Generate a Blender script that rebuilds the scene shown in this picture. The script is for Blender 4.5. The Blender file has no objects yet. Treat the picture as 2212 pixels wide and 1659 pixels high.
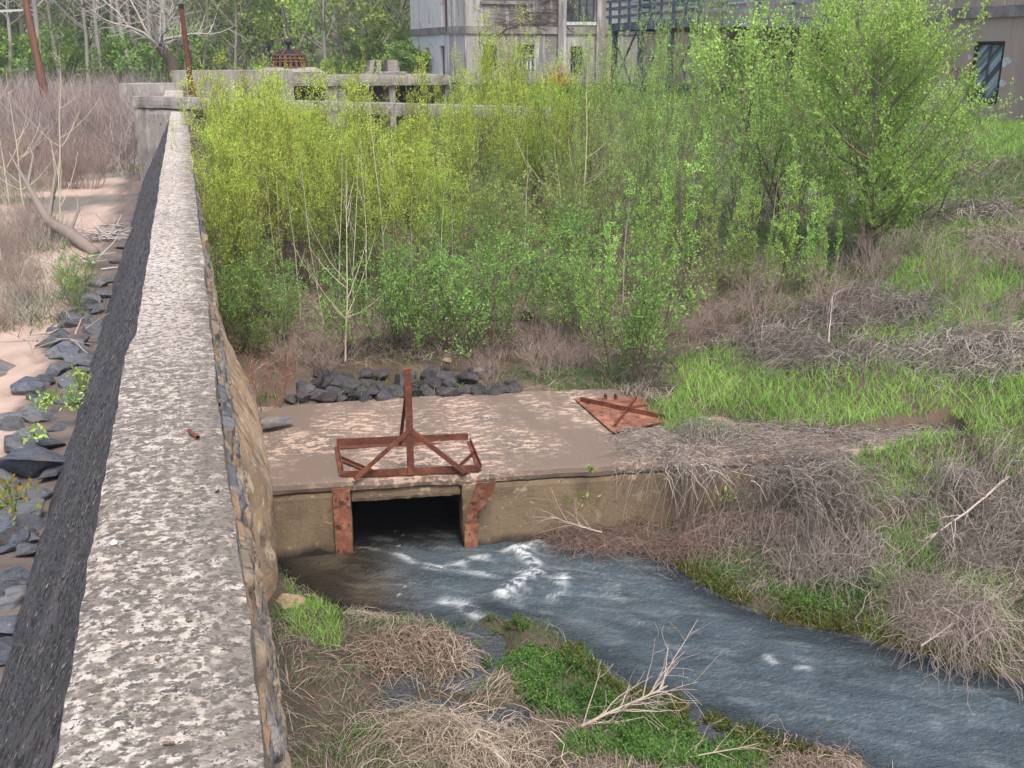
import bpy, bmesh, math, random
import numpy as np
from mathutils import Vector, Matrix
C = bpy.context; SC = C.scene; COL = SC.collection
R = math.radians
# ------------------------------------------------------------------ camera
FPX = 1035.0; PITCH = math.atan(331/1035); YAW = math.atan(332/1087); CZ = 6.0
cam = bpy.data.cameras.new('camera'); co = bpy.data.objects.new('camera', cam); COL.objects.link(co)
co.location = (0, 0, CZ); co.rotation_euler = (math.pi/2-PITCH, 0, -YAW)
cam.sensor_width = 36; cam.lens = FPX/1024*36; cam.clip_start = .1; cam.clip_end = 3000
SC.camera = co
SC.render.resolution_x = 1024; SC.render.resolution_y = 768
# ------------------------------------------------------------------ world, sun
SUN_EL = R(60); SUN_AZ = R(178)      # azimuth clockwise from +Y: from behind the camera
w = bpy.data.worlds.new("World"); SC.world = w; w.use_nodes = True
nt = w.node_tree; bg = nt.nodes['Background']; sky = nt.nodes.new('ShaderNodeTexSky')
sky.sky_type = 'NISHITA'; sky.sun_disc = False; sky.sun_elevation = SUN_EL; sky.sun_rotation = SUN_AZ
sky.air_density = 1.2; sky.dust_density = 4.0; sky.ozone_density = .6
nt.links.new(sky.outputs[0], bg.inputs[0]); bg.inputs[1].default_value = .135
sl = bpy.data.lights.new('sun', 'SUN'); sl.energy = 1.9; sl.angle = R(22); sl.color = (1, .93, .82)
so = bpy.data.objects.new('sun', sl); COL.objects.link(so)
sd = Vector((math.sin(SUN_AZ)*math.cos(SUN_EL), math.cos(SUN_AZ)*math.cos(SUN_EL), math.sin(SUN_EL)))
so.rotation_euler = sd.to_track_quat('Z', 'Y').to_euler()
SC.view_settings.view_transform = 'Standard'; SC.view_settings.look = 'None'; SC.view_settings.gamma = 1
SC.view_settings.exposure = .86

# ------------------------------------------------------------------ helpers
sp, cp, sy, cy = math.sin(PITCH), math.cos(PITCH), math.sin(YAW), math.cos(YAW)
def ray(px, py):
    r = px-512; u = 384-py; F = FPX*cp+u*sp; V = u*cp-FPX*sp
    return cy*r+sy*F, cy*F-sy*r, V, F
def at(px, py, z):
    X, Y, V, F = ray(px, py); t = (z-CZ)/V; return Vector((X*t, Y*t, z))
def atd(px, py, d):
    X, Y, V, F = ray(px, py); t = d/F; return Vector((X*t, Y*t, CZ+V*t))
K = 1024/2212.
def poly(pts, z): return np.array([tuple(at(a*K, b*K, z))[:2] for a, b in pts])

def hsh(*ij):
    h = np.zeros(np.broadcast(*ij).shape, dtype=np.uint64)
    for k, i in enumerate(ij):
        h = h ^ (np.asarray(i).astype(np.int64).astype(np.uint64)*np.uint64([73856093, 19349663, 83492791, 50331653][k]))
        h = (h ^ (h >> np.uint64(13)))*np.uint64(0x9E3779B1); h &= np.uint64(0xFFFFFFFF)
    h = (h ^ (h >> np.uint64(15)))*np.uint64(0x85EBCA6B); h &= np.uint64(0xFFFFFFFF); h ^= h >> np.uint64(13)
    return (h & np.uint64(0xFFFFFF)).astype(float)/float(0x1000000)
def vn2(x, y, s=0):
    xi = np.floor(x); yi = np.floor(y); fx = x-xi; fy = y-yi; fx = fx*fx*(3-2*fx); fy = fy*fy*(3-2*fy)
    a = hsh(xi, yi, s+0*xi); b = hsh(xi+1, yi, s+0*xi); c = hsh(xi, yi+1, s+0*xi); d = hsh(xi+1, yi+1, s+0*xi)
    return (a*(1-fx)+b*fx)*(1-fy)+(c*(1-fx)+d*fx)*fy
def fbm(x, y, s=0, o=4):
    v = 0; a = .5; t = 0
    for k in range(o): v = v+a*vn2(x*2**k+17*k, y*2**k-9*k, s+k); t += a; a *= .5
    return v/t
def vn3(p, s=0):
    i = np.floor(p); f = p-i; f = f*f*(3-2*f); v = 0
    for dx in (0, 1):
        for dy in (0, 1):
            for dz in (0, 1):
                wgt = (f[:, 0] if dx else 1-f[:, 0])*(f[:, 1] if dy else 1-f[:, 1])*(f[:, 2] if dz else 1-f[:, 2])
                v = v+wgt*hsh(i[:, 0]+dx, i[:, 1]+dy, i[:, 2]+dz, s+0*i[:, 0])
    return v
def fbm3(p, s=0, o=3):
    v = 0; a = .5; t = 0
    for k in range(o): v = v+a*vn3(p*2**k+3.1*k, s+k); t += a; a *= .5
    return v/t
def sm(x, a, b):
    t = np.clip((x-a)/(b-a), 0, 1); return t*t*(3-2*t)
def inpoly(x, y, P):
    r = np.zeros(x.shape, bool); n = len(P); j = n-1
    for i in range(n):
        xi, yi = P[i]; xj, yj = P[j]
        if yi != yj:
            c = ((yi > y) != (yj > y)) & (x < (xj-xi)*(y-yi)/(yj-yi)+xi); r ^= c
        j = i
    return r
def pdist(x, y, P, closed=False):
    d = np.full(x.shape, 1e9); n = len(P)
    for i in range(n if closed else n-1):
        a = P[i]; b = P[(i+1) % n]; e = b-a; t = np.clip(((x-a[0])*e[0]+(y-a[1])*e[1])/(e@e+1e-12), 0, 1)
        d = np.minimum(d, np.hypot(x-a[0]-t*e[0], y-a[1]-t*e[1]))
    return d

def props(o, label=None, cat=None, group=None, kind=None):
    if label: o['label'] = label
    if cat: o['category'] = cat
    if group: o['group'] = group
    if kind: o['kind'] = kind
    return o
def npmesh(name, V, Q=None, T=None, cols=None, smooth=False):
    me = bpy.data.meshes.new(name); V = np.asarray(V, np.float32)
    me.vertices.add(len(V)); me.vertices.foreach_set('co', V.ravel())
    nq = 0 if Q is None else len(Q); ntr = 0 if T is None else len(T)
    idx = []
    if nq: idx.append(np.asarray(Q, np.int32).ravel())
    if ntr: idx.append(np.asarray(T, np.int32).ravel())
    idx = np.concatenate(idx); me.loops.add(len(idx)); me.loops.foreach_set('vertex_index', idx)
    me.polygons.add(nq+ntr)
    st = np.concatenate([np.arange(nq)*4, nq*4+np.arange(ntr)*3]).astype(np.int32); me.polygons.foreach_set('loop_start', st)
    me.polygons.foreach_set('use_smooth', np.full(nq+ntr, smooth, bool))
    if cols is not None:
        ca = me.color_attributes.new('Col', 'FLOAT_COLOR', 'POINT')
        c4 = np.ones((len(V), 4), np.float32); c4[:, :3] = cols; ca.data.foreach_set('color', c4.ravel())
    me.update(calc_edges=True); me.validate()
    return me
def obj(name, me, mat=None, parent=None, **kw):
    if isinstance(me, bmesh.types.BMesh):
        m2 = bpy.data.meshes.new(name); me.to_mesh(m2); me.free(); me = m2
    o = bpy.data.objects.new(name, me); COL.objects.link(o)
    if mat: me.materials.append(mat)
    if parent: o.parent = parent
    return props(o, **kw) if kw else o
def empty(name, loc=(0, 0, 0), rz=0, **kw):
    o = bpy.data.objects.new(name, None); COL.objects.link(o); o.location = loc; o.rotation_euler = (0, 0, rz); o.empty_display_size = .1
    return props(o, **kw)
KIDS = {}
def dup(root, loc, rz, sc=1, tilt=(0, 0), **kw):
    r = root.copy(); COL.objects.link(r); r.location = loc; r.rotation_euler = (tilt[0], tilt[1], rz); r.scale = (sc, sc, sc) if not hasattr(sc, '__len__') else sc
    for ch in root.children:
        c = ch.copy(); COL.objects.link(c); c.parent = r
        for g in ch.children:
            d = g.copy(); COL.objects.link(d); d.parent = c
    for k in ('label', 'group'):
        if k in r.keys(): del r[k]
    return props(r, **kw)
class Geo:
    def __init__(s): s.V = []; s.Q = []; s.T = []; s.C = []; s.n = 0
    def add(s, V, Q=None, T=None, c=(.5, .5, .5)):
        V = np.asarray(V, float).reshape(-1, 3); s.V.append(V)
        if Q is not None: s.Q.append(np.asarray(Q)+s.n)
        if T is not None: s.T.append(np.asarray(T)+s.n)
        c = np.asarray(c, float); s.C.append(np.tile(c, (len(V), 1)) if c.ndim == 1 else c); s.n += len(V); return s
    def mesh(s, name, smooth=False):
        return npmesh(name, np.concatenate(s.V), np.concatenate(s.Q) if s.Q else None, np.concatenate(s.T) if s.T else None, np.concatenate(s.C), smooth)
BOXQ = np.array([[0, 3, 2, 1], [4, 5, 6, 7], [0, 1, 5, 4], [1, 2, 6, 5], [2, 3, 7, 6], [3, 0, 4, 7]])
def gbox(g, x0, x1, y0, y1, z0, z1, c=(.5, .5, .5)):
    g.add([(x0, y0, z0), (x1, y0, z0), (x1, y1, z0), (x0, y1, z0), (x0, y0, z1), (x1, y0, z1), (x1, y1, z1), (x0, y1, z1)], BOXQ, c=c); return g
def gbar(g, p, q, w, h, up=(0, 0, 1), c=(.5, .5, .5), off=(0, 0)):
    p = Vector(p); q = Vector(q); d = (q-p).normalized(); u = Vector(up)
    s = d.cross(u)
    if s.length < 1e-4: s = d.cross(Vector((0, 1, 0)))
    s.normalize(); u = s.cross(d).normalized()
    vs = []
    for e in (p, q):
        for a, b in ((-1, -1), (1, -1), (1, 1), (-1, 1)): vs.append(tuple(e+s*(a*w/2+off[0])+u*(b*h/2+off[1])))
    g.add(vs, BOXQ, c=c); return g
def gL(g, p, q, size, th, up=(0, 0, 1), side=1):      # angle iron
    gbar(g, p, q, th, size, up, off=(side*(size/2-th/2), 0)); gbar(g, p, q, size-th, th, up, off=(-side*th/2, -size/2+th/2)); return g
def rbox(x0, x1, y0, y1, z0, z1, res, amp, sc=3., seed=0, lumps=0):
    """box with gridded faces, weathered by noise"""
    bm = bmesh.new(); vs = {}
    L = [(x0, x1), (y0, y1), (z0, z1)]; N = [max(1, int(round((b-a)/(res if not hasattr(res, '__len__') else res[k])))) for k, (a, b) in enumerate(L)]
    def v(i, j, k):
        if (i, j, k) not in vs:
            vs[i, j, k] = bm.verts.new((x0+(x1-x0)*i/N[0], y0+(y1-y0)*j/N[1], z0+(z1-z0)*k/N[2]))
        return vs[i, j, k]
    for i in range(N[0]):
        for j in range(N[1]):
            bm.faces.new((v(i, j, 0), v(i, j+1, 0), v(i+1, j+1, 0), v(i+1, j, 0))); bm.faces.new((v(i, j, N[2]), v(i+1, j, N[2]), v(i+1, j+1, N[2]), v(i, j+1, N[2])))
    for i in range(N[0]):
        for k in range(N[2]):
            bm.faces.new((v(i, 0, k), v(i+1, 0, k), v(i+1, 0, k+1), v(i, 0, k+1))); bm.faces.new((v(i, N[1], k), v(i, N[1], k+1), v(i+1, N[1], k+1), v(i+1, N[1], k)))
    for j in range(N[1]):
        for k in range(N[2]):
            bm.faces.new((v(0, j, k), v(0, j, k+1), v(0, j+1, k+1), v(0, j+1, k))); bm.faces.new((v(N[0], j, k), v(N[0], j+1, k), v(N[0], j+1, k+1), v(N[0], j, k+1)))
    P = np.array([q.co[:] for q in bm.verts])
    D = np.stack([fbm3(P*sc+31*a, seed+a)-.5 for a in range(3)], 1)*2*amp
    # wear the sharp arrises a little
    e = sum(((np.abs(P[:, k]-a) < 1e-6) | (np.abs(P[:, k]-b) < 1e-6)).astype(int) for k, (a, b) in enumerate(L))
    cen = np.array([(a+b)/2 for a, b in L]); half = np.array([(b-a)/2 for a, b in L])
    D *= .8
    pull = -np.sign(P-cen)*((np.abs(np.abs(P-cen)-half) < 1e-6))*(e >= 2)[:, None]*(amp*(.3+1.3*vn3(P*sc*4, seed+9)))[:, None]
    P = P+D+pull
    for q, p in zip(bm.verts, P): q.co = p
    return bm
def tubes(Cv, Rd, sides=4):
    """Cv (N,k,3), Rd (N,k)"""
    N, k, _ = Cv.shape
    T = np.gradient(Cv, axis=1); T /= np.linalg.norm(T, axis=2, keepdims=True)+1e-9
    ref = np.where(np.abs(T[:, :, 2:3]) > .9, np.array([1., 0, 0]), np.array([0, 0, 1.]))
    A = np.cross(T, ref); A /= np.linalg.norm(A, axis=2, keepdims=True)+1e-9; B = np.cross(T, A)
    an = np.arange(sides)*2*np.pi/sides
    V = Cv[:, :, None]+Rd[:, :, None, None]*(A[:, :, None]*np.cos(an)[None, None, :, None]+B[:, :, None]*np.sin(an)[None, None, :, None])
    V = V.reshape(-1, 3); n, j, i = np.meshgrid(np.arange(N), np.arange(k-1), np.arange(sides), indexing='ij')
    b = n*k*sides; i2 = (i+1) % sides
    Q = np.stack([b+j*sides+i, b+j*sides+i2, b+(j+1)*sides+i2, b+(j+1)*sides+i], -1).reshape(-1, 4)
    return V, Q
def strips(P0, P1, P2, W, cols, segs=3, wd=None, rng=None):
    """curved blades, bezier P0 P1 P2 with width W tapering to a tip"""
    N = len(P0); s = np.linspace(0, 1, segs+1)[None, :, None]
    Cc = P0[:, None]*(1-s)**2+P1[:, None]*2*s*(1-s)+P2[:, None]*s**2
    if wd is None:
        a = rng.uniform(0, 2*np.pi, N); wd = np.stack([np.cos(a), np.sin(a), rng.uniform(-.3, .3, N)], 1)
    ww = W[:, None, None]*(1-.85*s**1.5)*.5
    V = np.stack([Cc-wd[:, None]*ww, Cc+wd[:, None]*ww], 2).reshape(-1, 3)
    n, j = np.meshgrid(np.arange(N), np.arange(segs), indexing='ij'); b = n*(segs+1)*2+j*2
    Q = np.stack([b, b+1, b+3, b+2], -1).reshape(-1, 4)
    return V, Q, np.repeat(cols, (segs+1)*2, 0)

# ------------------------------------------------------------------ materials
def newmat(name):
    m = bpy.data.materials.new(name); m.use_nodes = True; t = m.node_tree; b = t.nodes['Principled BSDF']; return m, t, b
def layered(name, base, layers, rough=.9, bump=(.3, 20., .02), stretch=(1, 1, 1), spec=.25, attr=False, metallic=0, bump2=None):
    """layers: (colour, noise scale, detail, lo, hi, stretch, type)"""
    m, t, b = newmat(name); N = t.nodes; L = t.links
    tc = N.new('ShaderNodeTexCoord')
    cur = None
    if attr:
        at_ = N.new('ShaderNodeAttribute'); at_.attribute_name = 'Col'; cur = at_.outputs['Color']
    for i, ly in enumerate(layers):
        colr, sc, det, lo, hi = ly[:5]; st = ly[5] if len(ly) > 5 else stretch; ty = ly[6] if len(ly) > 6 else 'n'
        mp = N.new('ShaderNodeMapping'); mp.inputs['Scale'].default_value = st; mp.inputs['Location'].default_value = (i*7.3, i*3.1, i*1.7)
        L.new(tc.outputs['Object'], mp.inputs['Vector'])
        if ty == 'n':
            nz = N.new('ShaderNodeTexNoise'); nz.inputs['Scale'].default_value = sc; nz.inputs['Detail'].default_value = det; nz.inputs['Roughness'].default_value = .62; out = nz.outputs['Fac']
        else:
            nz = N.new('ShaderNodeTexVoronoi'); nz.inputs['Scale'].default_value = sc; nz.inputs['Randomness'].default_value = 1
            if ty == 'e': nz.feature = 'DISTANCE_TO_EDGE'
            out = nz.outputs['Distance']
        L.new(mp.outputs[0], nz.inputs['Vector'])
        mr = N.new('ShaderNodeMapRange'); mr.inputs[1].default_value = lo; mr.inputs[2].default_value = hi; L.new(out, mr.inputs[0])
        mx = N.new('ShaderNodeMix'); mx.data_type = 'RGBA'; L.new(mr.outputs[0], mx.inputs[0])
        if cur is None: mx.inputs[6].default_value = (*base, 1)
        else: L.new(cur, mx.inputs[6])
        mx.inputs[7].default_value = (*colr, 1); cur = mx.outputs[2]
    if cur is None: b.inputs['Base Color'].default_value = (*base, 1)
    else: L.new(cur, b.inputs['Base Color'])
    b.inputs['Roughness'].default_value = rough; b.inputs['Specular IOR Level'].default_value = spec; b.inputs['Metallic'].default_value = metallic
    if bump:
        mp = N.new('ShaderNodeMapping'); mp.inputs['Scale'].default_value = stretch; L.new(tc.outputs['Object'], mp.inputs['Vector'])
        nz = N.new('ShaderNodeTexNoise'); nz.inputs['Scale'].default_value = bump[1]; nz.inputs['Detail'].default_value = 6; nz.inputs['Roughness'].default_value = .65; L.new(mp.outputs[0], nz.inputs['Vector'])
        bn = N.new('ShaderNodeBump'); bn.inputs['Strength'].default_value = bump[0]; bn.inputs['Distance'].default_value = bump[2]
        L.new(nz.outputs['Fac'], bn.inputs['Height']); L.new(bn.outputs[0], b.inputs['Normal'])
    return m
def leafmat(name, trans=.35, tint=(1, 1, 1)):
    m = bpy.data.materials.new(name); m.use_nodes = True; t = m.node_tree; N = t.nodes; L = t.links; N.remove(N['Principled BSDF'])
    a = N.new('ShaderNodeAttribute'); a.attribute_name = 'Col'; oi = N.new('ShaderNodeObjectInfo')
    hs = N.new('ShaderNodeHueSaturation'); L.new(a.outputs['Color'], hs.inputs['Color'])
    mr = N.new('ShaderNodeMapRange'); mr.inputs[3].default_value = .485; mr.inputs[4].default_value = .515; L.new(oi.outputs['Random'], mr.inputs[0]); L.new(mr.outputs[0], hs.inputs['Hue'])
    mv = N.new('ShaderNodeMapRange'); mv.inputs[3].default_value = .8; mv.inputs[4].default_value = 1.2; L.new(oi.outputs['Random'], mv.inputs[0]); L.new(mv.outputs[0], hs.inputs['Value'])
    d = N.new('ShaderNodeBsdfDiffuse'); tr = N.new('ShaderNodeBsdfTranslucent'); mx = N.new('ShaderNodeMixShader'); mx.inputs[0].default_value = trans
    L.new(hs.outputs[0], d.inputs[0]); L.new(hs.outputs[0], tr.inputs[0]); L.new(d.outputs[0], mx.inputs[1]); L.new(tr.outputs[0], mx.inputs[2])
    L.new(mx.outputs[0], N['Material Output'].inputs[0]); return m
M = {}
M['leaf'] = leafmat('leaf', .4); M['straw'] = leafmat('straw', .15)
M['bark'] = layered('bark', (0, 0, 0), [], attr=True, bump=(.4, 30, .01))
M['coping'] = layered('lichened_coping', (.50, .43, .385), [
    ((.64, .58, .52), .9, 4, .42, .6, (.8, .5, 1)),
    ((.30, .25, .225), .8, 8, .54, .66, (2.2, .5, 1)),
    ((.60, .53, .46), 9, 6, .48, .60, (1, 1.4, 1)),
    ((.15, .135, .13), 24, 10, .515, .56, (1, 1.3, 1)),
    ((.70, .63, .56), 30, 5, .58, .64),
    ((.08, .075, .075), 48, 6, .56, .61),
    ((.45, .26, .13), 3.5, 8, .70, .76)], bump=(1., 30, .03))
M['batter'] = layered('dark_stone_batter', (.085, .087, .10), [
    ((.14, .138, .15), 1.2, 6, .45, .65),
    ((.030, .032, .040), 16, 9, .50, .56, (1, .8, 1)),
    ((.22, .21, .20), 38, 6, .60, .63, (.8, 1, .6)),
    ((.50, .45, .40), 34, 1, .69, .71, (.7, 1, .5))], bump=(1., 40, .06), stretch=(.9, 1.0, .9))
M['rubble'] = layered('rubble_masonry', (0, 0, 0), [((.10, .085, .08), 14, 6, .54, .66), ((.50, .40, .30), 9, 6, .64, .75)], attr=True, bump=(.8, 26, .02))
M['render'] = layered('old_plaster', (.42, .29, .18), [
    ((.26, .18, .115), 2.2, 6, .42, .6, (1, .35, .8)), ((.56, .44, .32), 6, 9, .55, .60, (1, 1.2, .6)), ((.14, .10, .075), 3.5, 8, .56, .66, (1, 1.2, .5)), ((.30, .27, .25), 10, 8, .58, .66), ((.11, .09, .075), 20, 4, .62, .72)], bump=(.6, 25, .02))
M['slab'] = layered('peeling_concrete_slab', (.215, .16, .13), [
    ((.14, .112, .098), 1.1, 5, .42, .62),
    ((.46, .34, .265), 6.5, 10, .53, .56, (1, 1.9, 1)),
    ((.40, .31, .25), 19, 8, .57, .60, (1, 1.6, 1)),
    ((.17, .128, .105), .8, 6, .47, .57, (1, .6, 1)), ((.09, .08, .08), 30, 3, .66, .72), ((.38, .27, .21), 24, 4, .66, .70)], bump=(.5, 30, .015))
M['front'] = layered('stained_concrete_face', (.20, .15, .10), [
    ((.12, .085, .06), 1.6, 6, .45, .65, (1, 1, .7)), ((.36, .29, .20), 5, 5, .60, .70), ((.40, .34, .26), 26, 3, .66, .71), ((.05, .045, .038), 11, 5, .60, .75)], bump=(.6, 24, .02))
def nearmottle(m):
    t = m.node_tree; N = t.nodes; L = t.links; b = N['Principled BSDF']; src = b.inputs['Base Color'].links[0].from_socket
    ge = N.new('ShaderNodeNewGeometry'); se = N.new('ShaderNodeSeparateXYZ'); L.new(ge.outputs['Position'], se.inputs[0])
    def noise(sc, det): n = N.new('ShaderNodeTexNoise'); n.inputs['Scale'].default_value = sc; n.inputs['Detail'].default_value = det; n.inputs['Roughness'].default_value = .65; L.new(ge.outputs['Position'], n.inputs['Vector']); return n.outputs['Fac']
    def math_(op, *a):
        n = N.new('ShaderNodeMath'); n.operation = op
        for i, x in enumerate(a):
            if hasattr(x, 'links'): L.new(x, n.inputs[i])
            else: n.inputs[i].default_value = x
        return n.outputs[0]
    def mapr(x, a, c, d=0, e=1):
        n = N.new('ShaderNodeMapRange'); L.new(x, n.inputs[0]); n.inputs[1].default_value = a; n.inputs[2].default_value = c; n.inputs[3].default_value = d; n.inputs[4].default_value = e; return n.outputs[0]
    near = mapr(math_('MULTIPLY_ADD', noise(.8, 4), 2.5, se.outputs['Y']), 10.2, 7.8)       # this stretch is more weathered
    rightside = mapr(math_('MULTIPLY_ADD', noise(2.2, 5), .5, se.outputs['X']), .02, .22)
    k = math_('MAXIMUM', math_('MULTIPLY', near, mapr(noise(17, 10), .45, .54)), math_('MULTIPLY', rightside, mapr(noise(6, 8), .40, .52)))
    mx = N.new('ShaderNodeMix'); mx.data_type = 'RGBA'; L.new(math_('MULTIPLY', k, .8), mx.inputs[0]); L.new(src, mx.inputs[6]); mx.inputs[7].default_value = (.155, .132, .112, 1)
    L.new(mx.outputs[2], b.inputs['Base Color'])
nearmottle(M['coping'])
def wetband(m, z0, z1, col):
    t = m.node_tree; N = t.nodes; L = t.links; b = N['Principled BSDF']; src = b.inputs['Base Color'].links[0].from_socket
    ge = N.new('ShaderNodeNewGeometry'); se = N.new('ShaderNodeSeparateXYZ'); L.new(ge.outputs['Position'], se.inputs[0])
    nz = N.new('ShaderNodeTexNoise'); nz.inputs['Scale'].default_value = 3; nz.inputs['Detail'].default_value = 6; L.new(ge.outputs['Position'], nz.inputs['Vector'])
    ma = N.new('ShaderNodeMath'); ma.operation = 'MULTIPLY_ADD'; L.new(nz.outputs['Fac'], ma.inputs[0]); ma.inputs[1].default_value = -.35; L.new(se.outputs['Z'], ma.inputs[2])
    mr = N.new('ShaderNodeMapRange'); mr.inputs[1].default_value = z1-.17; mr.inputs[2].default_value = z0-.17; L.new(ma.outputs[0], mr.inputs[0])
    mx = N.new('ShaderNodeMix'); mx.data_type = 'RGBA'; L.new(mr.outputs[0], mx.inputs[0]); L.new(src, mx.inputs[6]); mx.inputs[7].default_value = (*col, 1); L.new(mx.outputs[2], b.inputs['Base Color'])
wetband(M['front'], .03, .16, (.025, .022, .02)); wetband(M['render'], .02, .25, (.06, .045, .03))
M['conc'] = layered('grey_concrete', (.27, .25, .235), [
    ((.14, .125, .12), 1.3, 6, .45, .65, (1, 1, .4)), ((.40, .38, .36), 2.5, 5, .55, .7, (2, 2, .3)), ((.07, .065, .065), 6, 5, .6, .75)], bump=(.5, 12, .02))
M['rust'] = layered('rusted_steel', (.115, .042, .03), [
    ((.20, .075, .042), 5, 6, .48, .65), ((.05, .026, .024), 9, 6, .55, .7), ((.30, .13, .075), 30, 4, .62, .7)], rough=.8, bump=(.4, 60, .004), spec=.3)
M['rustplate'] = layered('rusted_plate', (.21, .085, .055), [
    ((.32, .155, .10), 5, 9, .48, .60), ((.085, .038, .03), 9, 9, .52, .62), ((.38, .22, .15), 28, 6, .60, .68)], rough=.85, bump=(.4, 50, .004))
M['rock'] = layered('blue_grey_rock', (.105, .115, .145), [
    ((.055, .06, .075), 4, 6, .5, .65, (1, 1, 3)), ((.21, .215, .235), 8, 5, .58, .72), ((.17, .12, .10), 2.2, 4, .6, .72)], bump=(.8, 12, .03))
M['riprap'] = layered('dark_riprap', (.085, .082, .095), [
    ((.14, .115, .11), 3, 4, .5, .65), ((.045, .043, .05), 6, 5, .5, .68), ((.21, .20, .20), 14, 4, .62, .72)], bump=(.7, 14, .02))
M['tanrock'] = layered('tan_rock', (.34, .24, .16), [((.2, .15, .11), 6, 5, .5, .65), ((.45, .38, .32), 12, 4, .6, .7)], bump=(.7, 14, .02))
M['flatrock'] = layered('flat_rock', (.17, .155, .15), [((.10, .095, .10), 2, 5, .45, .65), ((.25, .22, .2), 8, 4, .55, .7)], bump=(.6, 14, .02))
M['mill'] = layered('beige_stucco', (.42, .33, .275), [
    ((.30, .24, .21), .35, 6, .45, .65, (1, 1, .35)), ((.46, .37, .32), .8, 5, .55, .72, (2.5, 2.5, .35)), ((.15, .13, .125), .9, 6, .6, .78, (2.5, 2.5, .25))], bump=(.25, 8, .02))
M['tower'] = layered('grey_tower_concrete', (.36, .345, .34), [
    ((.20, .19, .19), .3, 6, .42, .60, (1.5, 1.5, .6)), ((.55, .55, .58), .9, 5, .54, .7, (3, 3, .25)), ((.30, .24, .20), .5, 4, .58, .72, (1, 1, .6)), ((.12, .12, .125), 1.2, 6, .55, .68, (3, 3, .3))], bump=(.25, 8, .02))
M['white'] = layered('flaking_whitewash', (.62, .62, .65), [
    ((.45, .42, .42), .5, 5, .5, .7, (2, 2, .5)), ((.55, .38, .34), 1.1, 3, .6, .68), ((.2, .19, .2), 1.6, 6, .63, .72, (2.5, 2.5, .5))], bump=(.2, 8, .02))
M['band'] = layered('dark_band', (.17, .155, .15), [((.30, .28, .27), 1, 6, .45, .65, (1.5, 1.5, 1)), ((.08, .075, .075), 2, 5, .58, .7)], bump=(.3, 8, .02))
M['dark'] = layered('dark_opening', (.018, .02, .024), [], bump=None, rough=.5)
M['glass'] = layered('old_glass', (.05, .065, .075), [((.16, .19, .21), .6, 3, .45, .65)], bump=None, rough=.2, spec=.5)
M['sash'] = layered('window_frame', (.07, .085, .10), [], bump=None, rough=.6)
M['curt'] = layered('white_curtain', (.6, .64, .66), [((.35, .38, .4), 2, 3, .5, .6, (6, 6, .3))], bump=None)
M['deckw'] = layered('blue_grey_timber', (.10, .125, .15), [((.17, .20, .225), 1.2, 5, .45, .65), ((.055, .065, .075), 4, 5, .58, .7)], bump=(.2, 10, .01))
M['doorw'] = layered('weathered_boards', (0, 0, 0), [((.48, .54, .56), 1.6, 6, .58, .7)], attr=True, bump=(.3, 20, .01))
M['browndoor'] = layered('brown_door', (.10, .055, .05), [((.2, .12, .09), 3, 4, .5, .65, (4, 4, .4))], bump=(.2, 20, .01))
M['brick'] = layered('red_brick_patch', (.36, .2, .17), [((.5, .4, .37), 3, 4, .5, .65)], bump=(.2, 20, .01))
M['redpaint'] = layered('faded_red_paint', (.30, .12, .10), [((.34, .24, .20), 6, 4, .48, .62)], bump=None)
M['pale'] = layered('pale_plaster_patch', (.55, .6, .62), [((.4, .36, .33), 6, 4, .5, .6)], bump=None)
def vary(m, lo=.65, hi=1.45):
    t = m.node_tree; N = t.nodes; L = t.links; b = N['Principled BSDF']; src = b.inputs['Base Color'].links[0].from_socket; oi = N.new('ShaderNodeObjectInfo'); hs = N.new('ShaderNodeHueSaturation')
    mr = N.new('ShaderNodeMapRange'); mr.inputs[3].default_value = lo; mr.inputs[4].default_value = hi; L.new(oi.outputs['Random'], mr.inputs[0]); L.new(mr.outputs[0], hs.inputs['Value'])
    m2 = N.new('ShaderNodeMath'); m2.operation = 'MULTIPLY_ADD'; L.new(oi.outputs['Random'], m2.inputs[0]); m2.inputs[1].default_value = 5; m2.inputs[2].default_value = 0; fr = N.new('ShaderNodeMath'); fr.operation = 'FRACT'; L.new(m2.outputs[0], fr.inputs[0]); ms = N.new('ShaderNodeMapRange'); ms.inputs[3].default_value = .4; ms.inputs[4].default_value = 1.2; L.new(fr.outputs[0], ms.inputs[0]); L.new(ms.outputs[0], hs.inputs['Saturation'])
    L.new(src, hs.inputs['Color']); L.new(hs.outputs[0], b.inputs['Base Color'])
vary(M['rock'], .6, 1.25); vary(M['riprap'], .4, .95)
M['pole'] = layered('brown_pole', (.20, .095, .07), [((.12, .06, .05), 3, 5, .45, .65, (4, 4, .3))], bump=(.3, 20, .01))
M['metal'] = layered('pale_metal', (.45, .46, .45), [], bump=None, rough=.6)
M['tunnelshade'] = layered('painted_tunnel_shade', (.02, .018, .016), [((.05, .04, .03), 12, 5, .5, .7)], bump=(.4, 30, .01), rough=.6)  # near-black tint puts the closed tunnel's shade into the lining colour

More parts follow.
